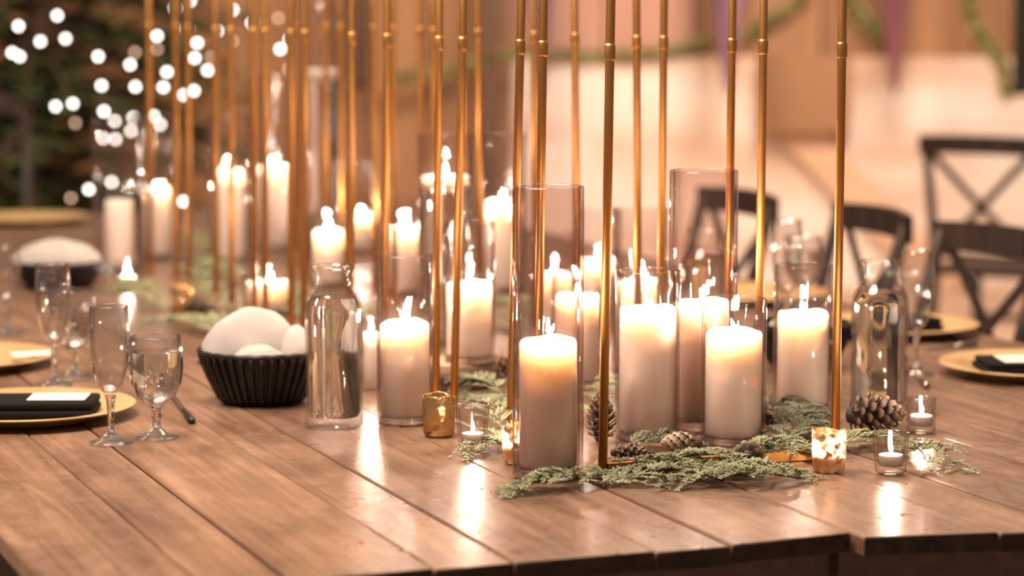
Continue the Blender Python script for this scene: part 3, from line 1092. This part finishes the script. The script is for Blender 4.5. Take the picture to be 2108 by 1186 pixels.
# ------------------------------------------------------------------ stemware
def stemware(kind, xc, yc, ytop, label, fill=0.0, wpx=None):
    p = at_z(xc, yc)
    h = height_at(p, ytop) - TABLE_Z
    t = root('champagne_flute' if kind == 'flute' else 'water_goblet', p, label, 'glass', 'champagne flutes' if kind == 'flute' else 'short-stemmed water goblets')
    fr = 0.031
    MB().lathe([(0, 0), (fr - 0.001, 0), (fr, 0.0015), (fr - 0.002, 0.003), (fr * 0.6, 0.006), (0.012, 0.0105), (0.006, 0.016), (0, 0.016)], 32).build('foot', M['stem'], t)
    if kind == 'flute':
        zb = h * 0.36
        MB().lathe([(0, 0.0165), (0.0052, 0.017), (0.0042, 0.03), (0.0046, zb * 0.55), (0.0062, zb - 0.010), (0.0085, zb - 0.002), (0, zb - 0.0015)], 20).build('stem', M['stem'], t)
        prof = [(0, 0), (0.010, 0.002), (0.018, 0.014), (0.0245, 0.036), (0.0278, 0.064), (0.0282, 0.092), (0.0268, h - zb)]
    else:
        zb = h * 0.33
        MB().lathe([(0, 0.0165), (0.0065, 0.017), (0.0055, 0.026), (0.0085, 0.031), (0.0055, 0.037), (0.0075, zb - 0.006), (0.011, zb - 0.001), (0, zb - 0.0008)], 20).build('stem', M['stem'], t)
        prof = [(0, 0), (0.014, 0.002), (0.028, 0.014), (0.036, 0.032), (0.0390, 0.052), (0.0385, 0.075), (0.0362, h - zb)]
    wl = 0.0016
    inn = [(max(r - wl, 0) if i else 0, z + (0.003 if i == 0 else (0.0015 if i < 3 else 0))) for i, (r, z) in enumerate(prof)]
    full = prof + [(prof[-1][0] - wl / 2, prof[-1][1] + 0.0006)] + inn[::-1]
    o = MB().lathe(full, 36).build('bowl', M['stem_thin'], t)
    o.location.z = zb
    if fill:
        lev = (h - zb) * fill
        wp = [(r - 0.0004 if r else 0, z + 0.0003) for r, z in inn if z < lev - 0.004]
        rl = wp[-1][0]
        w = MB().lathe(wp + [(rl, lev), (0, lev)], 36).build('water', M['water'], o, True, 50)
    return t


M['stem_thin'] = thin_glass('stem_bowl_glass', (0.98, 0.975, 0.97), 2.8, 0.9, 1.0, (0.62, 0.52, 0.47))
stemware('flute', 229, 912, 630, 'empty champagne flute nearest the camera, beside the goblet of water')
stemware('goblet', 323, 902, 692, 'goblet of water nearest the camera, right of the flute', 0.78)
stemware('flute', 112, 793, 542, 'second flute on the left, in front of the black bowl of rolled napkins')
stemware('goblet', 152, 778, 597, 'second goblet on the left, behind the near flute', 0.75)
stemware('flute', 15, 690, 507, 'flute cut by the left edge of the picture')
stemware('flute', 1885, 770, 516, 'champagne flute behind the right water bottle')
stemware('flute', 1618, 692, 452, 'blurred flute behind the candle by the rightmost gold leg')
stemware('goblet', 1652, 640, 486, 'blurred goblet behind the candle by the rightmost gold leg', 0.7)

# ------------------------------------------------------------------ place settings
def charger(p, label):
    R = 0.165
    o = MB().lathe([(0, 0.004), (0.095, 0.004), (0.10, 0.0), (0.115, 0.001), (0.128, 0.010), (R - 0.003, 0.0165), (R, 0.0185), (R - 0.002, 0.0200), (0.128, 0.0135), (0.112, 0.0065), (0, 0.0062)], 64).build('charger_plate', M['charger'])
    o.location = p
    tag(o, label, 'plate', 'matte gold charger plates')


def napkin_stack(p, rz, label, clabel, size=(0.23, 0.105, 0.022), cardoff=(0, 0), csize=(0.115, 0.075)):
    n = root('folded_napkin', p + Vector((0, 0, 0.0075)), label, 'napkin', 'black folded napkins on chargers', rz)
    for k in range(2):
        o = bevel_box('fold', (size[0] - 0.006 * k, size[1] - 0.004 * k, size[2] / 2 - 0.0004), M['black_cloth'], n, 0.0042, 3)
        o.location = (0.002 * k, 0.003 * k, size[2] / 4 + k * size[2] / 2)
    if clabel:
        c = bevel_box('menu_card', (csize[0], csize[1], 0.0012), M['card'], None, 0.0004, 1)
        c.location = p + Vector((cardoff[0], cardoff[1], 0.0075 + size[2] + 0.0012))
        c.rotation_euler = (0, 0, rz)
        tag(c, clabel, 'card', 'cream cards on black napkins')


sets = [(tp(1.216, -0.758), 'gold charger plate nearest the camera on the left table', 'black folded napkin on the nearest left charger', 'cream card on the nearest left napkin'),
        (tp(1.804, -0.767), 'gold charger plate cut by the left edge, beyond the nearest left one', None, None),
        (at_z(60, 458), 'far pale gold charger at the head of the left table, near a glowing bulb', None, None),
        (tp(1.070, 0.908), 'gold charger plate nearest on the right table, cut by the right edge', 'black folded napkin on the nearest right charger', 'cream card on the nearest right napkin'),
        (tp(1.633, 0.940), 'gold charger plate beyond the right flute', 'black folded napkin on the charger beyond the right flute', None),
        (tp(2.203, 0.925), 'gold charger plate glimpsed behind the short front candle', None, None)]
for i, (p, l, nl, cl) in enumerate(sets):
    charger(p, l)
    if nl:
        if i == 0:
            q = p + Vector((-0.005, -0.025, 0.0))
            napkin_stack(q, 0.02, nl, cl, (0.23, 0.11, 0.024), (0.058, 0.006), (0.086, 0.066))
        elif i == 3:
            napkin_stack(p + Vector((0.020, -0.005, 0)), 0.06, nl, cl, (0.24, 0.12, 0.018), (-0.012, -0.004), (0.15, 0.085))
        else:
            napkin_stack(p + Vector((0.01, 0.0, 0)), 0.3, nl, None, (0.15, 0.10, 0.022))
q = at_z(22, 752)
c = bevel_box('menu_card', (0.07, 0.05, 0.0012), M['card'], None, 0.0004, 1)
c.location = (q.x, q.y, TABLE_Z + 0.0215)
c.rotation_euler = (0, 0, 0.4)
c.location = tp(1.804, -0.767) + Vector((0.125, 0.0, 0.020))
tag(c, 'small cream card on the charger cut by the left edge', 'card', 'cream cards on black napkins')


def cutlery(name, a, b, label, black=True):
    pa, pb = at_z(*a), at_z(*b)
    d = pb - pa
    L = d.length
    t = root(name, pa + Vector((0, 0, 0.003)), label, 'cutlery', 'cutlery on the table', math.atan2(d.y, d.x))
    bevel_box('blade', (L * 0.6, 0.009, 0.0018), M['steel'], t, 0.0006, 1, (L * 0.30, 0, 0))
    MB().tube([(L * 0.58, 0, 0), (L * 0.7, 0, 0.0015), (L * 0.93, 0, 0.002), (L, 0, 0.0015)], [0.0025, 0.004, 0.0056, 0.005], 10).build('handle', M['wicker'] if black else M['steel'], t)


cutlery('table_knife', (352, 812), (396, 874), 'table knife with a dark handle end, right of the near goblet')
cutlery('table_fork', (1872, 752), (1908, 800), 'table fork lying beside the foot of the right flute', False)
cutlery('table_spoon', (1905, 722), (2010, 712), 'blurred spoon lying between the two right chargers', False)


def bowl_body(p, R, h, label):
    t = root('wicker_bowl', p, label, 'bowl', 'black wicker napkin bowls')
    rb = R * 0.62
    prof = [(0, 0), (rb, 0), (rb * 1.1, h * 0.12), (R * 0.83, h * 0.5), (R * 0.95, h * 0.85), (R, h), (R * 0.985, h + 0.002), (R * 0.955, h), (R * 0.905, h * 0.85), (R * 0.79, h * 0.5), (rb * 0.98, h * 0.14), (0, h * 0.1)]
    MB().lathe(prof, 56).build('body', M['wicker'], t)
    rim = MB()
    ring = [(R * math.cos(k * PI / 24), R * math.sin(k * PI / 24), h + 0.001 + 0.0012 * (k % 2)) for k in range(49)]
    rim.tube(ring, 0.0042, 8, False).build('rim', M['wicker'], t)
    rib = None
    nr = 38
    for k in range(nr):
        if rib is None:
            pts = [(rb * 1.02, 0, 0.003), (rb * 1.13, 0, h * 0.12), (R * 0.85, 0, h * 0.5), (R * 0.97, 0, h * 0.85), (R * 1.0, 0, h)]
            rib = MB().tube(pts, [0.0035, 0.004, 0.0045, 0.0045, 0.004], 6).build('rib', M['wicker'], t)
            o = rib
        else:
            o = link('rib', rib.data, t)
        o.rotation_euler = (0, 0, 2 * PI * k / nr)
    return t


def cloth_dome(p, sx, sy, h, rz, label, sd, peak=0.0, tilt=0.0):
    rng = random.Random(sd)
    n, mm = 40, 16
    vs, fs = [], []
    ph = [rng.uniform(0, 6) for _ in range(4)]
    for j in range(mm + 1):
        f = j / mm
        zz = math.sin(f * PI / 2)
        rr = math.cos(f * PI / 2) ** 1.05
        for i in range(n):
            w = 2 * PI * i / n
            k = 1 + (0.018 * math.sin(3 * w + ph[0]) + 0.012 * math.sin(7 * w + ph[1])) * (1 - f)
            x = math.cos(w) * rr * sx * k + peak * zz * sx
            y = math.sin(w) * rr * sy * k
            crease = 0.13 * (abs(math.sin(1.5 * w + ph[3])) - 0.6) * rr * f + 0.05 * math.sin(5 * w + 7 * f + ph[0]) * rr * f
            z = h * zz * (1 + 0.03 * math.sin(2 * w + ph[2]) * rr + crease) + 0.0012 * math.sin(9 * x / sx + 5 * y / sy + ph[3])
            vs.append((x, y, max(z, 0)))
    for j in range(mm):
        for i in range(n):
            i2 = (i + 1) % n
            fs.append((j * n + i, j * n + i2, (j + 1) * n + i2, (j + 1) * n + i))
    fs.append(tuple(range(n))[::-1])
    o = mesh_obj('cloth_napkin', vs, fs, M['white_cloth'], None, True)
    o.location = p
    o.rotation_euler = (tilt, 0, rz)
    tag(o, label, 'napkin', 'white cloth napkins in black bowls')
    return o


pb = at_z(540, 826)
hb = height_at(pb, 722) - TABLE_Z
bowl_body(pb, 0.097, hb, 'black ribbed wicker bowl left of the left water bottle')
cloth_dome(pb + Vector((-0.022, 0.015, hb - 0.022)), 0.082, 0.052, 0.088, 0.0, 'large rounded white cloth in the black bowl by the left water bottle', 1, 0.10)
cloth_dome(pb + Vector((0.052, 0.010, hb - 0.014)), 0.036, 0.045, 0.052, 0.3, 'smaller white cloth at the right of the bowl by the left water bottle', 2)
cloth_dome(pb + Vector((0.0, -0.052, hb - 0.014)), 0.044, 0.026, 0.030, 0.1, 'low cream napkin fold at the front of the bowl by the left water bottle', 5)
pb = at_z(122, 592)
hb = height_at(pb, 540) - TABLE_Z
bowl_body(pb, 0.098, hb, 'blurred black wicker bowl at the far left of the table')
cloth_dome(pb + Vector((-0.004, 0.0, hb - 0.012)), 0.102, 0.062, 0.062, 0.06, 'blurred wide white napkin filling the far bowl', 10)
pb = at_z(1652, 752)
bowl_body(pb, 0.082, 0.070, 'black wicker bowl behind the candle by the rightmost gold leg')
cloth_dome(pb + Vector((0.0, 0.0, 0.058)), 0.062, 0.055, 0.035, 0.1, 'white napkin in the bowl behind the candle by the rightmost gold leg', 21)

# ------------------------------------------------------------------ pine cones
SCALE_ME = {}


def scale_mesh(mat):
    if mat in SCALE_ME:
        return SCALE_ME[mat]
    mb = MB()
    # a woody scale: narrow root, broad thick lifted tip with a blunt point
    rows = [(0.0, 0.10, 0.0, 0.05), (0.45, 0.19, 0.02, 0.06), (0.80, 0.31, 0.07, 0.09), (0.97, 0.22, 0.14, 0.09), (1.05, 0.05, 0.17, 0.04)]
    vs, fs = [], []
    for x, hw, z, th in rows:
        vs += [(x, -hw, z - 0.02), (x, 0, z + th), (x, hw, z - 0.02), (x, 0, z - th * 0.5)]
    for i in range(len(rows) - 1):
        for k in range(4):
            k2 = (k + 1) % 4
            fs.append((i * 4 + k, i * 4 + k2, i * 4 + 4 + k2, i * 4 + 4 + k))
    fs += [(3, 2, 1, 0), tuple(len(vs) - 4 + k for k in range(4))]
    me = bpy.data.meshes.new('cone_scale')
    me.from_pydata(vs, [], fs)
    me.materials.append(M[mat])
    SCALE_ME[mat] = me
    return me


def pine_cone(p, L, R, yaw, label, mat='cone', n=64, openness=0.8, pitch=0.0, upright=False):
    """cone lying on its side: axis along local x, base at -L/2, tip at +L/2"""
    t = root('pine_cone', p, label, 'pine cone', 'pine cones on the runner', yaw)
    t.rotation_euler = (0, (-PI / 2 if upright else pitch), yaw)
    prof = [(0, -L / 2), (R * 0.35, -L * 0.46), (R * 0.55, -L * 0.25), (R * 0.5, 0.0), (R * 0.33, L * 0.25), (R * 0.1, L * 0.45), (0, L * 0.48)]
    mb = MB().lathe(prof, 14)
    mb.v = [Vector((v.z, v.x, v.y)) for v in mb.v]
    mb.build('core', M[mat], t)
    ga = 2.399963
    me = scale_mesh(mat)
    for k in range(n):
        f = (k + 0.5) / n
        x = -L * 0.44 + L * 0.90 * f
        rc = R * (0.50 * math.sin(PI * min(1, 0.28 + f * 0.72)) + 0.03)
        ln = R * (0.72 * math.sin(PI * (0.22 + 0.74 * f)) + 0.14)
        w = k * ga
        out = openness * (1.0 - 0.75 * f)           # radial share of the scale's direction
        d = Vector((1 - out, math.cos(w) * out, math.sin(w) * out)).normalized()
        side = Vector((0, -math.sin(w), math.cos(w)))
        nrm = d.cross(side).normalized()
        if nrm.dot(Vector((1, 0, 0))) < 0 and out > 0.5:
            nrm, side = -nrm, -side
        m = Matrix((d, side, nrm)).transposed().to_4x4()
        o = link('scale', me, t)
        o.matrix_parent_inverse = Matrix()
        o.matrix_local = Matrix.Translation((x, math.cos(w) * rc * 0.7, math.sin(w) * rc * 0.7)) @ m @ Matrix.Diagonal((ln, ln * 0.95, ln * 0.9, 1))
    return t


def cone_at(x, y, Lpx, Rpx, yaw, label, **kw):
    p = at_z(x, y)
    m = px(p)
    R = Rpx * m
    lift = kw.pop('lift', None)
    z = (Lpx * m / 2) if kw.get('upright') else R * 0.93
    p.z += lift if lift is not None else z
    return pine_cone(p, Lpx * m, R, yaw, label, **kw)


cone_at(1800, 893, 124, 42, 0.12, 'large open brown pine cone at the right, behind a clear votive', n=84, openness=0.9)
cone_at(1034, 776, 60, 26, 0.5, 'reddish pine cone left of the front vase, beside the wood slab', mat='cone_red', n=60)
cone_at(1237, 912, 108, 31, 0.3, 'dark pine cone standing upright behind the dark front gold leg', n=70, upright=True)
cone_at(1298, 950, 86, 20, 0.05, 'slim brown pine cone lying at the foot of the broad candle', n=64, openness=0.7)
cone_at(1405, 942, 84, 32, 2.9, 'closed greyish pine cone between the two broad front candles', mat='cone_grey', n=80, openness=0.5)
cone_at(1540, 968, 52, 30, 1.4, 'small dark open pine cone at the front of the greenery', n=40, openness=0.95)
cone_at(1583, 880, 42, 22, 0.4, 'small brown pine cone between two candle vases on the right', n=40)
cone_at(412, 655, 56, 24, 0.4, 'blurred dark pine cone beside the far gold votive', n=48)

# ------------------------------------------------------------------ greenery
def sprig(pts, label, mat='cedar', spread=0.05, nb=16, lift=0.012, sd=0, dens=1.0, droop=0.4):
    """flat cedar sprig: a stem with alternating sprays of short scale leaves"""
    rng = random.Random(sd + int(pts[0][0]))
    ps = [at_z(x, y) for x, y in pts]
    base = ps[0].copy()
    rt = root('cedar_sprig', base, label, 'greenery', 'evergreen sprigs of the runner')
    path = []
    for i in range(len(ps) - 1):
        for s in range(8):
            path.append(ps[i].lerp(ps[i + 1], s / 8))
    path.append(ps[-1])
    n = len(path)
    for i, q in enumerate(path):
        f = i / (n - 1)
        path[i] = q - base + Vector((0, 0, lift * math.sin(PI * min(f * 1.05, 1)) + 0.004))
    MB().tube(path, [0.0022 * (1 - 0.7 * i / (n - 1)) for i in range(n)], 6).build('stem', M['twig'], rt)
    for k in range(nb):
        f = 0.04 + 0.96 * k / nb
        i = min(int(f * (n - 1)), n - 2)
        q = path[i]
        t = (path[i + 1] - path[i]).normalized()
        side = Vector((-t.y, t.x, 0)) * (1 if k % 2 else -1)
        L = spread * rng.uniform(0.75, 1.2) * (1.0 - 0.45 * f)
        d = (t * rng.uniform(0.7, 1.1) + side * rng.uniform(0.55, 0.9)).normalized()
        mb = MB()
        zb = rng.uniform(0.0, 0.010)
        prev = q
        nn = max(5, int(L / 0.0042))
        line = []
        for j in range(nn + 1):
            g = j / nn
            c = q + d * (L * g) + t * (0.12 * L * g * g) + Vector((0, 0, zb * math.sin(g * PI * 0.7) - droop * 0.012 * g * g))
            c.z = max(c.z, 0.0022)
            line.append(c)
        mb.tube(line, [0.0012 * (1 - 0.6 * j / nn) for j in range(nn + 1)], 4)
        for j in range(1, nn + 1):
            c = line[j]
            dd = (line[j] - line[j - 1]).normalized()
            for s2 in (-1, 1):
                for rep in range(2 if dens > 0.8 else 1):
                    sd2 = Vector((-dd.y, dd.x, 0)) * s2
                    ll = rng.uniform(0.006, 0.0125) * (1.25 - 0.6 * j / nn)
                    e = (dd * rng.uniform(0.7, 1.0) + sd2 * rng.uniform(0.5, 0.9) + Vector((0, 0, rng.uniform(-0.15, 0.5)))).normalized()
                    w = e.cross(Vector((0, 0, 1))).normalized() * 0.0017
                    up = Vector((0, 0, 0.0009))
                    tipp = c + e * ll
                    tipp.z = max(tipp.z, 0.0012)
                    m_ = c + e * ll * 0.5
                    m_.z = max(m_.z, 0.002)
                    mb.add([c - w * 0.4, m_ - w, tipp, m_ + w, m_ + up], [(0, 1, 4), (1, 2, 4), (2, 3, 4), (3, 0, 4)])
        tag(mb.build('spray', M[mat], rt, smooth=False), None, None, None, 'stuff')
    return rt


sprig([(1330, 985), (1200, 1000), (1100, 1012), (1035, 1020)], 'cedar sprig pointing left in front of the front vase', nb=20, spread=0.045, sd=1)
sprig([(1230, 1002), (1350, 990), (1450, 984), (1540, 976)], 'thick green sprig along the front edge of the runner, centre', nb=26, spread=0.055, sd=2)
sprig([(1420, 985), (1520, 985), (1600, 985), (1672, 990)], 'cedar sprig at the front edge left of the glowing gold votive', nb=22, spread=0.045, sd=3)
sprig([(1250, 955), (1330, 972), (1420, 975), (1490, 960)], 'cedar sprig under the slim pine cone', nb=18, spread=0.05, sd=4)
sprig([(1490, 950), (1560, 945), (1610, 930), (1665, 935)], 'pale sprig round the small dark pine cone', nb=16, spread=0.05, sd=5)
sprig([(1580, 930), (1630, 900), (1660, 880), (1690, 868)], 'dark pine sprig left of the rightmost gold leg', 'cedar_dark', nb=24, spread=0.06, lift=0.03, sd=6)
sprig([(1600, 940), (1640, 915), (1665, 905), (1690, 880)], 'dark low sprig behind the glowing gold votive', 'cedar_dark', nb=20, spread=0.05, lift=0.022, sd=7)
sprig([(1700, 930), (1760, 925), (1820, 915), (1870, 925)], 'sprig under the large pine cone', nb=18, spread=0.045, sd=8)
sprig([(1850, 925), (1900, 935), (1945, 955), (1990, 978)], 'thin sprig reaching right past the clear votive', nb=14, spread=0.05, sd=9, dens=0.5)
sprig([(1860, 930), (1890, 945), (1905, 965), (1915, 980)], 'short sprig drooping right of the clear votive', nb=12, spread=0.04, sd=10, dens=0.5)
sprig([(1050, 925), (1020, 890), (1005, 860), (985, 820)], 'cedar sprig leaning behind the clear votive on the left', nb=20, spread=0.06, lift=0.03, sd=11)
sprig([(1060, 850), (1010, 825), (970, 815), (945, 820)], 'cedar sprig between the wood slab and the front vase', nb=18, spread=0.055, lift=0.028, sd=12)
sprig([(1050, 930), (1010, 925), (985, 935), (950, 945)], 'low cedar sprig at the foot of the clear votive on the left', nb=14, spread=0.035, sd=13)
sprig([(1215, 880), (1245, 850), (1260, 820), (1270, 800)], 'cedar sprig behind the dark upright pine cone', nb=16, spread=0.05, lift=0.03, sd=14)
sprig([(1290, 930), (1340, 925), (1390, 920), (1440, 915)], 'dark sprig under the broad candle', 'cedar_dark', nb=16, spread=0.04, sd=15)
sprig([(1570, 870), (1600, 860), (1650, 862), (1700, 855)], 'sprig before the vase left of the rightmost gold leg', 'cedar_dark', nb=16, spread=0.05, lift=0.02, sd=16)
sprig([(1300, 968), (1400, 978), (1500, 972), (1580, 962)], 'upper sprig lying over the front edge of the runner', nb=26, spread=0.055, lift=0.022, sd=31)
sprig([(1660, 992), (1560, 1000), (1460, 1000), (1360, 1006)], 'frontmost green sprig, right half of the runner edge', nb=28, spread=0.05, lift=0.014, sd=32)
sprig([(1240, 992), (1170, 1004), (1120, 1006), (1060, 1016)], 'short sprig at the foot of the front vase', nb=20, spread=0.04, lift=0.010, sd=33)
sprig([(1540, 940), (1590, 945), (1640, 955), (1690, 945)], 'sprig between the small dark pine cone and the glowing gold votive', nb=20, spread=0.05, lift=0.018, sd=34)
far = [((480, 700), (430, 690), (380, 680), (330, 660)), ((640, 665), (610, 640), (600, 615), (590, 590)), ((470, 640), (430, 610), (400, 580), (380, 550)), ((640, 720), (690, 690), (740, 660), (760, 630)),
       ((760, 740), (800, 720), (850, 700), (900, 690)), ((560, 600), (500, 580), (450, 565), (400, 540)), ((330, 640), (300, 620), (280, 600), (250, 600)), ((1060, 690), (1080, 660), (1070, 640), (1040, 620)), ((900, 760), (930, 770), (960, 800), (890, 790)), ((440, 560), (420, 530), (400, 500), (380, 490))]
FL = ['blurred sprig beneath the far gold votive', 'blurred sprig between the squat candle and the left water bottle', 'blurred sprig beside the far dark pine cone', 'blurred sprig right of the squat candle', 'blurred sprig behind the vase right of the left bottle',
      'blurred sprig under the bright candles by the tree gap', 'blurred sprig at the far left tealight', 'blurred sprig at the base of the rounded blurred candle', 'sprig tucked under the left edge of the wood slab', 'farthest blurred sprig, below the tree gap']
for k, (a, l) in enumerate(zip(far, FL)):
    sprig(list(a), l, nb=24, spread=0.085, lift=0.022, sd=40 + k)

# ------------------------------------------------------------------ chairs
def crossback(loc, rz, label, arch=False, hgt=0.89):
    t = root('crossback_chair', loc, label, 'chair', 'dark wooden cross-back chairs', rz)
    # local: seat faces -y, back at +y
    w = 0.20
    bevel_box('seat', (0.42, 0.41, 0.03), M['chair'], t, 0.010, 2, (0, 0, 0.455))
    for sx in (-1, 1):
        MB().tube([(sx * 0.18, -0.18, 0), (sx * 0.175, -0.17, 0.44)], [0.014, 0.018], 10).build('leg', M['chair'], t)
        MB().tube([(sx * 0.19, 0.24, 0), (sx * 0.19, 0.19, 0.44), (sx * 0.195, 0.215, 0.66), (sx * w, 0.27, hgt - 0.02)], [0.015, 0.019, 0.017, 0.016], 10).build('leg', M['chair'], t)
        MB().tube([(sx * 0.178, -0.17, 0.22), (sx * 0.19, 0.21, 0.22)], 0.010, 8).build('stretcher', M['chair'], t)
    MB().tube([(-0.175, -0.17, 0.26), (0.175, -0.17, 0.26)], 0.010, 8).build('stretcher', M['chair'], t)
    # curved top rail
    rail = MB()
    n = 10
    vs, fs = [], []
    for i in range(n + 1):
        s = i / n * 2 - 1
        x = s * (w + 0.022)
        y = 0.27 + 0.035 * (1 - s * s)
        zt = hgt + 0.006 * (1 - s * s) + (0.06 * (1 - s ** 4) if arch else 0)
        zb = hgt - 0.062 + 0.004 * (1 - s * s) + (0.06 * (1 - s ** 4) if arch else 0)
        vs += [(x, y - 0.011, zb), (x, y + 0.011, zb), (x, y + 0.011, zt), (x, y - 0.011, zt)]
    for i in range(n):
        for k in range(4):
            k2 = (k + 1) % 4
            fs.append((i * 4 + k, i * 4 + k2, i * 4 + 4 + k2, i * 4 + 4 + k))
    fs += [(3, 2, 1, 0), tuple(n * 4 + k for k in range(4))]
    mesh_obj('top_rail', vs, fs, M['chair'], t)
    for sx in (-1, 1):
        pts = []
        for i in range(9):
            f = i / 8
            x = sx * (0.175 - 0.35 * f)
            z = 0.50 + (hgt - 0.06 - 0.50) * f
            y = 0.205 + 0.075 * f + 0.018 * math.sin(PI * f) + sx * 0.005
            pts.append((x, y, z))
        vs, fs = [], []
        for (x, y, z) in pts:
            vs += [(x - 0.018, y - 0.004, z), (x + 0.018, y - 0.004, z), (x + 0.018, y + 0.004, z), (x - 0.018, y + 0.004, z)]
        for i in range(8):
            for k in range(4):
                k2 = (k + 1) % 4
                fs.append((i * 4 + k, i * 4 + k2, i * 4 + 4 + k2, i * 4 + 4 + k))
        fs += [(3, 2, 1, 0), (32, 33, 34, 35)]
        mesh_obj('cross_slat', vs, fs, M['chair'], t)
    MB().tube([(-0.19, 0.20, 0.51), (0.19, 0.20, 0.51)], 0.009, 8).build('stretcher', M['chair'], t)
    return t


# chairs on the right side face the table (local -y towards -V)
RZ = TANG - PI / 2
for u, v, dr, lab in ((2.20, 1.23, 0.05, 'dark cross-back chair at the right edge, nearest of those at the right table'),
                      (2.78, 1.23, -0.10, 'second dark cross-back chair along the right table, back rail behind the rightmost gold post'),
                      (3.36, 1.17, 0.0, 'third dark cross-back chair, top rail between two gold posts by the tall plum-edged vase')):
    p = tp(u, v, 0)
    crossback(p, RZ + dr, lab)
p = at_y(2075, 500, 9.0)
crossback(Vector((p.x, 9.0, 0)), 2.6, 'blurred dark cross-back chair far back below the black post', hgt=0.92)
p = at_y(-72, 300, 7.95)
crossback(Vector((p.x, 7.95, 0)), 0.25, 'blurred brown arched-back chair at the left edge, head of the table', True, 1.03)
